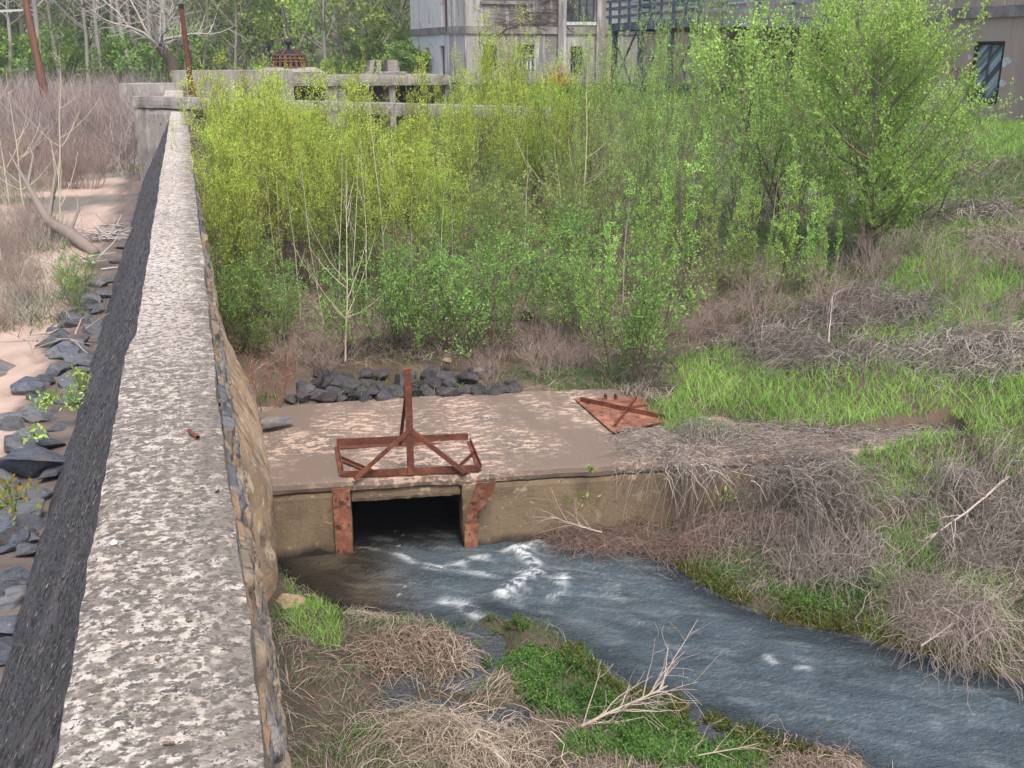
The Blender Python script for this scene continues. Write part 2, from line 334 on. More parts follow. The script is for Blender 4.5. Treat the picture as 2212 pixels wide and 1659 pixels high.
# ------------------------------------------------------------------ terrain
NEAR = poly([(560, 1200), (590, 1236), (660, 1300), (735, 1335), (830, 1345), (900, 1335), (985, 1358), (1060, 1322), (1180, 1360), (1290, 1425), (1390, 1500), (1560, 1550), (1700, 1600), (1900, 1680), (2150, 1790), (2500, 1960)], 0)
FAR = poly([(545, 1140), (760, 1140), (1005, 1130), (1200, 1135), (1300, 1155), (1420, 1195), (1500, 1262), (1600, 1312), (1700, 1352), (1810, 1368), (1900, 1395), (1990, 1420), (2212, 1478), (2500, 1560), (2900, 1700)], 0)
STREAM = np.concatenate([NEAR, FAR[::-1]])
CA = R(-8); CO = (.577, 11.95)
def cloc(x, y):
    dx = x-CO[0]; dy = y-CO[1]; return dx*math.cos(CA)+dy*math.sin(CA), -dx*math.sin(CA)+dy*math.cos(CA)
def cw(lx, ly, z=0): return Vector((CO[0]+lx*math.cos(CA)-ly*math.sin(CA), CO[1]+lx*math.sin(CA)+ly*math.cos(CA), z))
PUD = [(870, 1478, .20, .55), (850, 1530, .18, .3), (1010, 1475, .2, .35), (1100, 1555, .3, .4), (1070, 1585, .3, .35), (1040, 1390, .28, .4), (960, 1540, .16, .35), (1620, 1500, .25, .4), (1500, 1600, .3, .5), (1700, 1640, .3, .4), (1060, 1430, .2, .3)]
PUDW = [(tuple(at(a*K, b*K, 0))[:2], r) for a, b, q, r in PUD]
def terrain(x, y):
    x = np.asarray(x, float); y = np.asarray(y, float)
    n1 = fbm(x*.35, y*.35, 1, 3)-.5; n2 = fbm(x*1.6, y*1.6, 5, 3)-.5; n3 = fbm(x*6, y*6, 9, 2)-.5
    left = 1.45+.18*n1+.06*n2+.02*n3+.25*sm(-x, 6, 14)*(vn2(x*.5, y*.5, 3))+.9*sm(y, 40, 58)
    hill = np.interp(x, [-2, 7, 9, 13, 16, 19, 20.6, 26, 60], [1.02, 1.02, 1.15, 2.0, 2.35, 2.6, 3.3, 3.55, 3.8])
    back = hill+.25*n1+.14*n2+.03*n3
    lx, ly = cloc(x, y)
    bed = (lx > -.2) & (lx < 9.2) & (ly > -.1) & (ly < 2.98)
    cover = -.7+1.8*sm(lx, 4.75+.25*np.sin(ly*4)-.1*ly, 5.5-.1*ly)*sm(ly, .3, .75+.2*np.sin(lx*3))+(.25*n2+.08)*sm(lx, 6.5, 7.5) + 2.*sm(lx, 8.0, 8.9)*sm(ly, .1, .8)
    back = np.where(bed, np.minimum(back+.12*sm(lx, 6, 8), cover), back)
    d = pdist(x, y, STREAM, True); ins = inpoly(x, y, STREAM); dn = pdist(x, y, NEAR); df = pdist(x, y, FAR)
    marsh = .03+.10*sm(d, 0, .35)+.16*n2+.1*n3+.10*sm(-x, -2.5, -.5)
    for (a, b), r in PUDW: marsh = marsh-.3*np.exp(-((x-a)**2*1.1+(y-b)**2*1.6)/(r*r)*1.9)
    rt = np.interp(d, [0, .35, .9, 1.8, 3., 5, 9], [.0, .07, .18, .5, .95, 1.25, 1.6])+.45*n2*sm(d, .3, 1)+.3*n1*sm(d, .5, 2)+.05*n3
    rt = np.minimum(rt, hill+.25*n1+.14*n2)
    front = np.where(dn < df, marsh, rt)
    front = np.where(ins, -.06-.5*sm(d, 0, .5), front)
    bl = np.where(lx > 9.0, sm(ly, -2.2+.0*ly, .4), (ly > .15).astype(float))
    right = front*(1-bl)+back*bl
    f_ = sm(y, 44, 54); tgt = 2.7-1.0*f_+(1.35+1.0*f_)*sm(x, 8+5.5*f_, 13+3.5*f_)+.1*n1; q_ = sm(x, 8.5, 12); k = sm(y, 36-2*q_, 58-15*q_)*(x < 28.9); right = right*(1-k)+tgt*k
    t = (x > -.6).astype(float); z = left*(1-t)+right*t
    z = z+1.6*sm(y, 66, 92)*(1-t)+sm(y, 85, 260)*9+sm(-x, 60, 300)*9
    return z
def ax(segs):
    o = []
    for a, b, s in segs: o.append(np.arange(a, b, s))
    return np.concatenate(o+[[segs[-1][1]]])
xs = ax([(-900, -100, 60), (-100, -24, 4), (-24, -8, .5), (-8, -1, .12), (-1, 11, .08), (11, 20, .16), (20, 40, .6), (40, 140, 5), (140, 900, 60)])
ys = ax([(-60, 0, 6), (0, 3, .5), (3, 15.5, .08), (15.5, 26, .2), (26, 60, .6), (60, 140, 3), (140, 1200, 50)])
GX, GY = np.meshgrid(xs, ys, indexing='ij'); gz = terrain(GX, GY)
def groundcol(x, y, z):
    n = fbm(x*.8, y*.8, 21, 4)[..., None]; n4 = fbm(x*4, y*4, 22, 3)[..., None]
    soil = np.array([.08, .056, .042])*(.6+.9*n4); sand = np.array([.44, .33, .275])*(.70+.55*n4); green = np.array([.075, .12, .03])*(.6+.8*n4)
    mud = np.array([.07, .055, .042])*(.6+.8*n4); litter = np.array([.125, .09, .072])*(.55+.9*n4)
    c = soil*(1-sm(n, .4, .6))+litter*sm(n, .4, .6)
    lw = (x < -.6)[..., None]; brush = sm(fbm(x*.25, y*.25, 33, 3)+.02*np.maximum(0, -x-7)+.03*np.maximum(0, y-34), .55, .68)[..., None]
    c = np.where(lw, sand*(1-brush)+np.array([.17, .15, .13])*(.6+.8*n4)*brush, c)
    toe = ((1-sm(-x+.5*(n4[..., 0]-.5), 2.2, 2.7))*(x < -.6))[..., None]; c = c*(1-toe)+np.array([.13, .105, .095])*(.5+n4)*toe
    gr = (sm(x, 9, 12)*sm(y, 8, 10))[..., None]*.6*(x > 8)[..., None]; c = c*(1-gr)+green*gr
    m = ((x > -.6) & (z < .35))[..., None]; c = np.where(m, mud, c)
    f = sm(y, 50, 70)[..., None]; c = c*(1-f)+(green*.6+litter*.4)*f
    return c
gc = groundcol(GX, GY, gz)
nx, ny = GX.shape; ii, jj = np.meshgrid(np.arange(nx-1), np.arange(ny-1), indexing='ij'); b0 = ii*ny+jj
GQ = np.stack([b0, b0+ny, b0+ny+1, b0+1], -1).reshape(-1, 4)
M['ground'] = layered('ground_soil', (0, 0, 0), [], attr=True, bump=(.7, 18, .03))
obj('ground', npmesh('ground', np.stack([GX, GY, gz], -1).reshape(-1, 3), GQ, None, gc.reshape(-1, 3), True), M['ground'], kind='structure')
def T1(x, y): return float(terrain(np.array([x]), np.array([y]))[0])
def drop(px, py, z0=1.2, it=6):
    z = z0
    for _ in range(it):
        p = at(px, py, z); z = T1(p.x, p.y)
    return Vector((p.x, p.y, z))

# ------------------------------------------------------------------ water
def water():
    x = ax([(.3, 13, .035), (13, 18, .3)]); y = ax([(1.5, 15, .035)])
    X, Y = np.meshgrid(x, y, indexing='ij')
    # flow coordinates: along from the outlet down to the lower right
    o = cw(1.65, 0); d = np.stack([X-o.x, Y-o.y], -1)
    fd = np.array([.86, -.51]); u = d@fd; v = d@np.array([.51, .86])
    ins = inpoly(X, Y, STREAM); ed = pdist(X, Y, STREAM, True)*ins
    lx, ly = cloc(X, Y)
    amp = sm(ed, 0, .45)*sm(lx, .2, 1.6)
    calm = 1-sm(lx, 1.0, 2.0)*1.0
    wv = fbm(u*1.4+2*fbm(v*1.5, u*.7, 3, 2), v*3.2, 41, 4)-.5
    wr = np.abs(fbm(u*2.2-v*1.2, v*5+fbm(u, v, 4, 2)*3, 47, 3)-.5)
    h = amp*(.085*wv-.06*wr)*(1-.75*calm)
    # standing wave at the outlet: a smooth tongue dips then breaks
    h += .09*np.exp(-((lx-1.0)**2/.35+(ly+.25)**2/.05))-.05*np.exp(-((lx-1.9)**2/.12+(ly+.1)**2/.08))
    br = at(1140*K, 1215*K, 0); q = cloc(np.array(br.x), np.array(br.y))
    # curved breaking crest, a polyline through the photographed crest
    CR = poly([(1165, 1178), (1120, 1195), (1150, 1220), (1158, 1240), (1130, 1258), (1085, 1290)], 0)
    CR2 = poly([(775, 1193), (830, 1190), (880, 1210), (935, 1228), (985, 1222), (1040, 1205), (1110, 1195)], 0)
    CR3 = poly([(960, 1298), (1000, 1305), (1030, 1330)], 0); CR4 = poly([(1222, 1245), (1195, 1282)], 0)
    CR5 = poly([(940, 1222), (1000, 1228), (1060, 1240), (1130, 1238)], 0); CR6 = poly([(1660, 1420), (1690, 1440), (1740, 1446)], 0)
    c1 = pdist(X, Y, CR); c2 = pdist(X, Y, CR2); c3 = pdist(X, Y, CR3); c4 = pdist(X, Y, CR4); c5 = pdist(X, Y, CR5); c6 = pdist(X, Y, CR6)
    h += .07*np.exp(-(c1/.16)**2)+.035*np.exp(-(c2/.14)**2)+.03*np.exp(-(c4/.12)**2)+.03*np.exp(-(c6/.15)**2)
    h += amp*.03*(fbm(u*4.5+2*fbm(u*2, v*3, 90, 2), v*9, 91, 3)-.5)*2
    fn = fbm(u*7, v*14, 51, 4); fn2 = fbm(u*3, v*16, 55, 4)
    foam = np.exp(-(c1/.085)**2)*1.4*sm(fn, .38, .58)+np.exp(-(c2/.06)**2)*.6*sm(fn2, .36, .6)+np.exp(-(c3/.08)**2)*.8*sm(fn, .35, .55)+np.exp(-(c4/.09)**2)*.9*sm(fn, .38, .6)+np.exp(-(c5/.07)**2)*.6*sm(fn2, .4, .6)+np.exp(-(c6/.06)**2)*.5*sm(fn, .42, .6)
    near = np.exp(-((lx-3.2)**2/2.2+(ly+.8)**2/1.0)); foam += near*.22*sm(fn2, .58, .72)
    foam += amp*.06*sm(fbm(u*6, v*14, 59, 4), .66, .76)
    foam += amp*.10*sm(fbm(u*2.5, v*11, 58, 3), .60, .78)
    # floating froth flecks in the still corner
    fl = (hsh(np.floor(X*28), np.floor(Y*28)) > .985)*(calm > .3)*(ly > -1.9)*ins; foam = np.clip(foam+fl*.8*sm(fbm(X*1.5, Y*1.5, 77, 2), .4, .6), 0, 1)
    deep = sm(ed, 0, .5)[..., None]; n = fbm(u*.8, v*2.2, 61, 3)[..., None]; nn = fbm(u*2.5, v*7., 63, 3)[..., None]
    base = np.array([.072, .10, .125])*(1-n)+np.array([.125, .165, .195])*n
    base = base*(.85+.3*sm(nn, .3, .7))
    base = base*(1-.45*sm(u, 3.5, 7.5)[..., None]*sm(fbm(u*.5, v*.8, 66, 2), .4, .65)[..., None])
    still = calm[..., None]; base = base*(1-still)+np.array([.045, .036, .026])*still*(1+1.2*sm(fbm(X*1.2, Y*1.2, 71, 2), .5, .7)[..., None])
    base = np.where(ins[..., None], base*(.45+.55*deep), np.array([.10, .115, .135]))
    back = sm(ly, -.1, .3)[..., None]; base = base*(1-back)+.012*back  # tunnel shade painted into the water colour behind the outlet
    c = base*(1-foam[..., None])+np.array([.78, .84, .88])*foam[..., None]
    nx, ny = X.shape; ii, jj = np.meshgrid(np.arange(nx-1), np.arange(ny-1), indexing='ij'); b0 = ii*ny+jj
    Q = np.stack([b0, b0+ny, b0+ny+1, b0+1], -1).reshape(-1, 4)
    m, t, b = newmat('stream_water'); N = t.nodes; L = t.links
    a = N.new('ShaderNodeAttribute'); a.attribute_name = 'Col'; L.new(a.outputs['Color'], b.inputs['Base Color'])
    b.inputs['Roughness'].default_value = .07; b.inputs['IOR'].default_value = 1.33; b.inputs['Specular IOR Level'].default_value = .5
    tc = N.new('ShaderNodeTexCoord'); mp = N.new('ShaderNodeMapping'); mp.inputs['Rotation'].default_value = (0, 0, R(30)); mp.inputs['Scale'].default_value = (1, 2.2, 1)
    L.new(tc.outputs['Object'], mp.inputs[0]); nz = N.new('ShaderNodeTexNoise'); nz.inputs['Scale'].default_value = 12; nz.inputs['Detail'].default_value = 10; nz.inputs['Roughness'].default_value = .62; nz.inputs['Distortion'].default_value = 1.2
    L.new(mp.outputs[0], nz.inputs[0]); bn = N.new('ShaderNodeBump'); bn.inputs['Strength'].default_value = 1.; bn.inputs['Distance'].default_value = .09; L.new(nz.outputs[0], bn.inputs['Height']); L.new(bn.outputs[0], b.inputs['Normal'])
    obj('water', npmesh('water', np.stack([X, Y, h], -1).reshape(-1, 3), Q, None, c.reshape(-1, 3), True), m, kind='structure')
water()

# ------------------------------------------------------------------ dam wall
dam = empty('dam_wall', (0, 0, 0), label='long narrow concrete-topped stone dam wall running from the foreground to the far cross wall, lichen-mottled coping', cat='dam wall')
def coping_bm(bm):
    for v in bm.verts:
        if v.co.x < -.4: v.co.x += .045*(sm(np.array(v.co.y), 7.5, 8.1)-.5)+.02*(float(vn2(np.array(v.co.y*.7), np.array(3.), 8))-.5)
        if v.co.x > 0: v.co.x += .03*(float(vn2(np.array(v.co.y*1.1), np.array(5.), 8))-.5)
        if v.co.y < 7.6: v.co.z += .012
    return bm
obj('coping', coping_bm(rbox(-.54, .054, -3, 41.6, 3.78, 4.0, (.06, .09, .11), .013, 3.4, 3)), M['coping'], dam)
def batter():
    yy = np.arange(-3, 41.6, .1); s = np.linspace(0, 1, 26); Y, S = np.meshgrid(yy, s, indexing='ij')
    n = fbm(Y*2, S*5, 81, 4)-.5; X = -.50-1.28*S-.07*n*np.minimum(1, S*6+.2)-.02*(fbm(Y*.5, S*2, 83, 2)-.5); Z = 3.86-2.5*S+.07*n
    nx, ny = X.shape; ii, jj = np.meshgrid(np.arange(nx-1), np.arange(ny-1), indexing='ij'); b0 = ii*ny+jj
    return npmesh('batter', np.stack([X, Y, Z], -1).reshape(-1, 3), np.stack([b0, b0+ny, b0+ny+1, b0+1], -1).reshape(-1, 4), smooth=True)
obj('sloping_face', batter(), M['batter'], dam)
def rubble():
    rng = np.random.default_rng(5); g = Geo()
    for (ya, yb, st) in ((-3, 16, .03), (16, 41.6, .08)):
        yy = np.arange(ya, yb+st/2, st); zz = np.arange(3.79, -.3, -.035 if st < .05 else -.08); Y, Z = np.meshgrid(yy, zz, indexing='ij')
        # irregular stone cells
        cy_, cz_ = Y/.34, Z/.19+.35*vn2(Y*1.2, Z*0+2, 91); best = np.full(Y.shape, 9.); sec = np.full(Y.shape, 9.); cid = np.zeros(Y.shape)
        for a in (-1, 0, 1):
            for b in (-1, 0, 1):
                iy = np.floor(cy_)+a; iz = np.floor(cz_)+b; fy = iy+.15+.7*hsh(iy, iz, 1+0*iy); fz = iz+.2+.6*hsh(iy, iz, 2+0*iy)
                dd = np.hypot((cy_-fy), (cz_-fz)); m = dd < best; sec = np.where(m, best, np.minimum(sec, dd)); cid = np.where(m, hsh(iy, iz, 3+0*iy), cid); best = np.minimum(best, dd)
        e = sm(sec-best, .02, .15); n = fbm(Y*6, Z*6, 95, 3)-.5
        X = .050+.074*(3.8-Z)+e*(.035+.055*cid)+.05*n-.03+.02*(fbm(Y*.9, Z*.9, 96, 2)-.5)
        X = np.where(Z > 3.7, np.minimum(X, .05), X)
        pal = np.array([[.24, .225, .22], [.16, .165, .19], [.40, .26, .16], [.25, .20, .155], [.20, .205, .225], [.33, .26, .19]])
        c = pal[(cid*5.999).astype(int)]; mort = np.array([.60, .42, .27]); c = c*e[..., None]+mort*(1-e[..., None]); c = c*(.75+.5*(n[..., None]+.5))
        nx, ny = X.shape; ii, jj = np.meshgrid(np.arange(nx-1), np.arange(ny-1), indexing='ij'); b0 = ii*ny+jj
        g.add(np.stack([X, Y, Z], -1).reshape(-1, 3), np.stack([b0, b0+1, b0+ny+1, b0+ny], -1).reshape(-1, 4), c=c.reshape(-1, 3))
    return g.mesh('rubble', True)
obj('stone_face', rubble(), M['rubble'], dam)
def skirt():   # plastered thickening of the foot beside the culvert
    yy = np.arange(10.3, 19.2, .08); s = np.linspace(0, 1, 40); Y, S = np.meshgrid(yy, s, indexing='ij')
    Z = 2.45-2.8*S+.15*(fbm(Y*1.5, Y*0, 99, 2)-.5)*(1-S)
    xt = np.interp(Y, [10.3, 10.8, 12, 14.9, 15.8, 17.2, 19.2], [.25, .52, .57, .60, .45, .30, .2])
    top = .02+.074*(3.8-Z)+.02; k = sm(Z, 2.4, 1.1); X = np.maximum(top*(1-k)+xt*k, top-.06)+.05*(fbm(Y*3, Z*3, 98, 4)-.5)+.03*(fbm(Y*11, Z*11, 94, 3)-.5)+.02*sm(fbm(Y*1.3, Z*2, 97, 4), .5, .54)
    nx, ny = X.shape; ii, jj = np.meshgrid(np.arange(nx-1), np.arange(ny-1), indexing='ij'); b0 = ii*ny+jj
    return npmesh('skirt', np.stack([X, Y, Z], -1).reshape(-1, 3), np.stack([b0, b0+1, b0+ny+1, b0+ny], -1).reshape(-1, 4), smooth=True)
obj('plaster_skirt', skirt(), M['render'], dam)

# ------------------------------------------------------------------ culvert outlet
cul = empty('outlet_culvert', (CO[0], CO[1], 0), CA, label='low concrete box culvert with a peeling brown slab top and a dark square water outlet', cat='culvert')
bm = rbox(-.1, 9.4, -.03, 3.1, .86, 1.0, (.07, .07, .07), .014, 2.2, 11)
for v in bm.verts:
    v.co.z += .05*math.sin(min(max(v.co.x, 0), 6)/6*math.pi)*min(1, max(0, v.co.y)/1.5)-.02*(v.co.y > 2.9)
    v.co.x -= .17*max(0, v.co.y)*max(0, 1-v.co.x)
    if v.co.y < .12 and 2.3 < v.co.x < 2.75: v.co.y += .05*random.Random(int(v.co.x*97)).random(); v.co.z -= .035*random.Random(int(v.co.x*53)).random()
obj('slab', bm, M['slab'], cul)
for i, (a, b, z0, z1, y0) in enumerate(((-.05, .96, -.5, .857, 0), (2.33, 9.4, -.5, .857, -.02))):
    obj('front_wall', rbox(a, b, y0, .35, z0, z1, .07, .014, 3, 20+i), M['front'], cul)
obj('lintel', rbox(.96, 2.33, .02, .35, .69, .857, .05, .014, 3, 30), M['front'], cul)
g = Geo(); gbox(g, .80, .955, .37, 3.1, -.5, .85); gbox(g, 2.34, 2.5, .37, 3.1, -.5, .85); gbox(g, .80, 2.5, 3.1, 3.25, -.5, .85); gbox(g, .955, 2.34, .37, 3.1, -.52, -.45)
obj('tunnel_lining', g.mesh('t'), M['tunnelshade'], cul)
def plate(pts, th=.012, bolts=()):
    g = Geo(); n = len(pts); V = [(x, -.045-dy, z) for x, z, dy in pts]+[(x, -.045-dy-th, z) for x, z, dy in pts]
    Q = []
    for i in range(0, n-2, 2):
        Q += [(i, i+1, i+3, i+2), (n+i, n+i+2, n+i+3, n+i+1), (i, i+2, n+i+2, n+i), (i+1, n+i+1, n+i+3, i+3)]
    Q += [(0, n, n+1, 1), (n-2, n-1, 2*n-1, 2*n-2)]; g.add(V, Q)
    return g.mesh('plate')
gl = obj('guide_plate', plate([(.745, -.2, 0), (.955, -.2, 0), (.745, .3, .005), (.955, .3, .005), (.745, .70, .0), (.955, .7, 0), (.735, .93, .015), (.955, .93, .015)]), M['rustplate'], cul, label='upright rusty guide plate left of the opening')
gr_ = obj('guide_plate', plate([(2.35, -.2, 0), (2.51, -.2, 0), (2.36, .35, .03), (2.54, .35, .03), (2.40, .55, .06), (2.55, .55, .10), (2.46, .80, .13), (2.70, .80, .16), (2.50, .96, .18), (2.74, .97, .2)]), M['rustplate'], cul, label='bent rusty guide plate leaning out right of the opening')
for pl, pts in ((gl, [(.78, .1), (.78, .45), (.92, .45), (.78, .8), (.92, .8)]), (gr_, [(2.42, .2), (2.46, .45)])):
    for (bx_, bz_) in pts:
        g = Geo(); V, Q = tubes(np.array([[(bx_, -.05, bz_), (bx_, -.085, bz_)]]), np.full((1, 2), .014), 8); g.add(V, Q); gbox(g, bx_-.009, bx_+.009, -.09, -.085, bz_-.009, bz_+.009)
        o = obj('bolt', g.mesh('bolt'), M['rust'], pl)

# ------------------------------------------------------------------ rusted gate frame standing on the slab
gf = empty('sluice_rack', (CO[0], CO[1], 0), CA, label='rusted angle-iron frame with an upright post and two braces on the slab above the outlet', cat='gate frame')
def lp(px, py, z):
    p = at(px*K, py*K, z); a, b = cloc(np.array(p.x), np.array(p.y)); return Vector((float(a), float(b), z))
zs = 1.055
fl_, fr_, bl_, br_ = lp(738, 1022, zs), lp(1036, 1008, zs), lp(727, 962, zs), lp(1012, 950, zs)
g = Geo(); gL(g, fl_, fr_, .075, .012); obj('front_bar', g.mesh('b'), M['rust'], gf)
g = Geo(); gL(g, bl_+Vector((0, 0, .02)), br_+Vector((0, 0, .02)), .11, .012, side=-1); obj('back_bar', g.mesh('b'), M['rust'], gf)
for a, b in ((fl_, bl_), (fr_, br_)):
    g = Geo(); gL(g, a, b, .06, .01); obj('side_bar', g.mesh('b'), M['rust'], gf)
g = Geo(); q = fl_.lerp(fr_, .12); gL(g, q+Vector((0, -.03, 0)), fl_.lerp(fr_, .93)+Vector((0, -.03, 0)), .085, .012); obj('sill_bar', g.mesh('b'), M['rust'], gf)
pb = lp(887, 1021, zs-.03); pb.y = fl_.lerp(fr_, .5).y-.055; ptop = Vector((pb.x, pb.y, zs+1.33))
g = Geo(); gbar(g, pb, ptop, .012, .075, (0, 1, 0), off=(-.036, 0)); gbar(g, pb, ptop, .012, .075, (0, 1, 0), off=(.036, 0)); gbar(g, pb, ptop, .084, .012, (0, 1, 0), off=(0, -.04)); gbox(g, pb.x-.047, pb.x+.047, pb.y-.05, pb.y+.05, ptop.z-.002, ptop.z+.012)
obj('post', g.mesh('b'), M['rust'], gf)
g = Geo(); mid = bl_.lerp(br_, .50); gL(g, Vector((pb.x-.075, mid.y+.03, zs-.02)), Vector((pb.x-.025, pb.y+.05, zs+.98)), .04, .01, (0, 1, 0)); obj('back_stay', g.mesh('b'), M['rust'], gf)
hb = zs+.55
for px_, sgn in ((765, -1), (1006, 1)):
    e = lp(px_, 1024, zs); g = Geo(); gL(g, Vector((pb.x+sgn*.02, pb.y-.03, hb)), Vector((e.x, pb.y-.075, zs-.02)), .055, .01, (0, 1, 0)); obj('brace', g.mesh('b'), M['rust'], gf)
g = Geo(); gL(g, fl_.lerp(fr_, .22), fl_.lerp(bl_, .55), .045, .008); obj('corner_tie', g.mesh('b'), M['rust'], gf)
g = Geo(); gL(g, fr_.lerp(fl_, .18), fr_.lerp(br_, .55), .045, .008); obj('corner_tie', g.mesh('b'), M['rust'], gf)
# rusted plate lying on the slab's rear right corner
zp = 1.07
pk = [at(a*K, b*K, zp) for a, b in ((1242, 862), (1325, 934), (1442, 909), (1385, 856))]
cen = sum((p for p in pk), Vector())/4
rp = empty('gate_plate', (cen.x, cen.y, 0), label='flat rusty kite-shaped steel plate with crossing ribs lying on the rear right of the slab', cat='steel plate')
g = Geo(); V = [(p.x-cen.x, p.y-cen.y, zp-.012) for p in pk]+[(p.x-cen.x, p.y-cen.y, zp) for p in pk]; g.add(V, BOXQ); obj('plate', g.mesh('p'), M['rustplate'], rp)
def rib(a, b, h=.07, th=.012, zz=zp):
    g = Geo(); p, q = at(a[0]*K, a[1]*K, zz), at(b[0]*K, b[1]*K, zz); o = Vector((cen.x, cen.y, 0)); gL(g, p-o+Vector((0, 0, h/2)), q-o+Vector((0, 0, h/2)), h, th); return g.mesh('rib')
obj('rib', rib((1256, 866), (1438, 905)), M['rust'], rp); obj('rib', rib((1326, 922), (1372, 862), .05), M['rust'], rp); obj('rib', rib((1345, 884), (1408, 876), .04), M['rust'], rp)
for a in ((1308, 858), (1330, 858)):
    p = at(a[0]*K, (a[1]+4)*K, zp)-Vector((cen.x, cen.y, 0)); g = Geo(); an = np.linspace(0, np.pi, 9)
    Cv = np.stack([p.x+.0*an, p.y+.03*np.cos(an), zp+.06*np.sin(an)+.02], 1)[None]; V, Q = tubes(Cv, np.full((1, 9), .018), 6); g.add(V, Q); obj('lug', g.mesh('lug'), M['rust'], rp)

# ------------------------------------------------------------------ rocks
def rockmesh(seed, flat=.7):
    rng = np.random.default_rng(seed); bm = bmesh.new()
    for i in range(16):
        v = rng.normal(size=3); v /= np.linalg.norm(v); v *= .5*rng.uniform(.8, 1.1); bm.verts.new((v[0]*1.15, v[1]*.9, v[2]*flat))
    bmesh.ops.convex_hull(bm, input=bm.verts[:]); bmesh.ops.delete(bm, geom=[v for v in bm.verts if not v.link_faces], context='VERTS')
    bmesh.ops.bevel(bm, geom=bm.edges[:], offset=.035, segments=2, affect='EDGES', profile=.6)
    bmesh.ops.triangulate(bm, faces=bm.faces[:]); bmesh.ops.subdivide_edges(bm, edges=[e for e in bm.edges if e.calc_length() > .2], cuts=1)
    for v in bm.verts:
        n = fbm3(np.array([v.co[:]])*4, seed)[0]-.5; v.co *= 1+.12*n
    me = bpy.data.meshes.new('rock'); bm.to_mesh(me); bm.free(); return me
RM = [rockmesh(s, .55+.05*(s % 5)) for s in range(9)]
rr = random.Random(4)
def rock(p, size, mat, mi=None, **kw):
    me = RM[rr.randrange(9) if mi is None else mi]; key = (me.name, mat.name)
    if key not in KIDS:
        m2 = me.copy(); m2.materials.clear(); m2.materials.append(mat); KIDS[key] = m2
    o = bpy.data.objects.new('rock', KIDS[key]); COL.objects.link(o); o.location = p; o.scale = size if hasattr(size, '__len__') else (size,)*3
    o.rotation_euler = (rr.uniform(-.35, .35), rr.uniform(-.35, .35), rr.uniform(0, 6.3)); return props(o, **kw)
for (x, y, s) in [(600+i*33+rr.uniform(-10, 10), 868-(i % 3)*2-abs(i-8)*-.3, rr.uniform(.2, .34)) for i in range(17)] + [(660+i*29+rr.uniform(-10, 10), 856+rr.uniform(-5, 5), rr.uniform(.22, .36)) for i in range(16)] + [(640+i*38+rr.uniform(-12, 12), 845+rr.uniform(-8, 6), rr.uniform(.26, .42)) for i in range(13)] + [(700+i*44+rr.uniform(-14, 14), 822+rr.uniform(-8, 6), rr.uniform(.28, .45)) for i in range(9)] + [(1090, 862, .25), (1130, 868, .2), (1190, 862, .18), (1230, 856, .16)]:
    p = drop(x*K, y*K, 1.15); s *= 1.18; p.z += s*.16
    rock(p, (s*rr.uniform(.9, 1.35), s, s*rr.uniform(.8, 1.15)), M['riprap'], label='dark angular boulder in the riprap heap behind the slab', cat='rock', group='riprap heap')
p = drop(965*K, 808*K, 1.3); p.z += .22; rock(p, (.26, .2, .22), M['tanrock'], 2, label='orange-tan boulder on top of the riprap heap', cat='rock')
p = drop(1037*K, 820*K, 1.3); p.z += .16; rock(p, (.2, .16, .14), M['flatrock'], 3, label='small pale grey stone on the right of the riprap heap', cat='rock')
p = at(598*K, 928*K, 1.0); o = rock(p+Vector((0, 0, .13)), (.52, .34, .22), M['flatrock'], 4, label='flat grey rock lying on the slab against the dam wall', cat='rock'); o.rotation_euler = (0, .08, .5)
p = at(628*K, 1300*K, .2); o = rock(p, (.44, .42, .40), M['tanrock'], 5, label='rounded tan boulder at the foot of the dam wall by the still pool', cat='rock')
p = at(690*K, 1350*K, .1); rock(p, (.16, .14, .12), M['tanrock'], 1, label='small tan stone in grass beside the rounded boulder', cat='rock')
LR = [(75, 1000, .95, .7), (45, 1105, .6, .6), (70, 1060, .45, .5), (20, 1160, .62, .6), (55, 1175, .4, .5), (10, 1270, .55, .6), (30, 1235, .45, .5), (20, 1340, .5, .5), (5, 1400, .5, .5), (110, 950, .45, .5), (150, 860, .5, .5), (160, 820, .6, .5), (155, 760, .7, .6), (175, 735, .6, .5), (200, 700, .4, .5), (205, 660, .42, .5), (225, 630, .45, .5), (232, 600, .4, .4), (250, 560, .4, .4), (262, 530, .38, .4), (280, 500, .4, .4), (290, 470, .4, .4), (132, 910, .3, .4), (105, 1010, .4, .4), (185, 790, .4, .4)]
for k in range(64):
    Y_ = 5.2+k*.28+rr.uniform(-.2, .2); X_ = -1.85-rr.uniform(0, .7); s = rr.uniform(.3, .62)
    rock(Vector((X_, Y_, 1.43+.08*s)), (s*rr.uniform(.8, 1.2), s*rr.uniform(.9, 1.3), s*.8), M['rock'], label='blue-grey boulder in the row along the left foot of the dam wall', cat='rock', group='rocks at the left toe of the dam')
for i, (x, y, s, q) in enumerate(LR):
    p = at(x*K, y*K, 1.55); p.z = 1.45+.12*s; o = rock(p, (s*.85, s*1.0, s*q*.9), M['rock'], label='blue-grey boulder in the row along the left foot of the dam wall', cat='rock', group='rocks at the left toe of the dam')
o = rock(at(30*K, 800*K, 1.5)+Vector((-.9, .3, -.15)), (3.0, 2.9, .85), M['flatrock'], 6, label='broad flat brown-grey boulder on the sand at the left edge', cat='rock'); o.rotation_euler = (0, .05, .3)

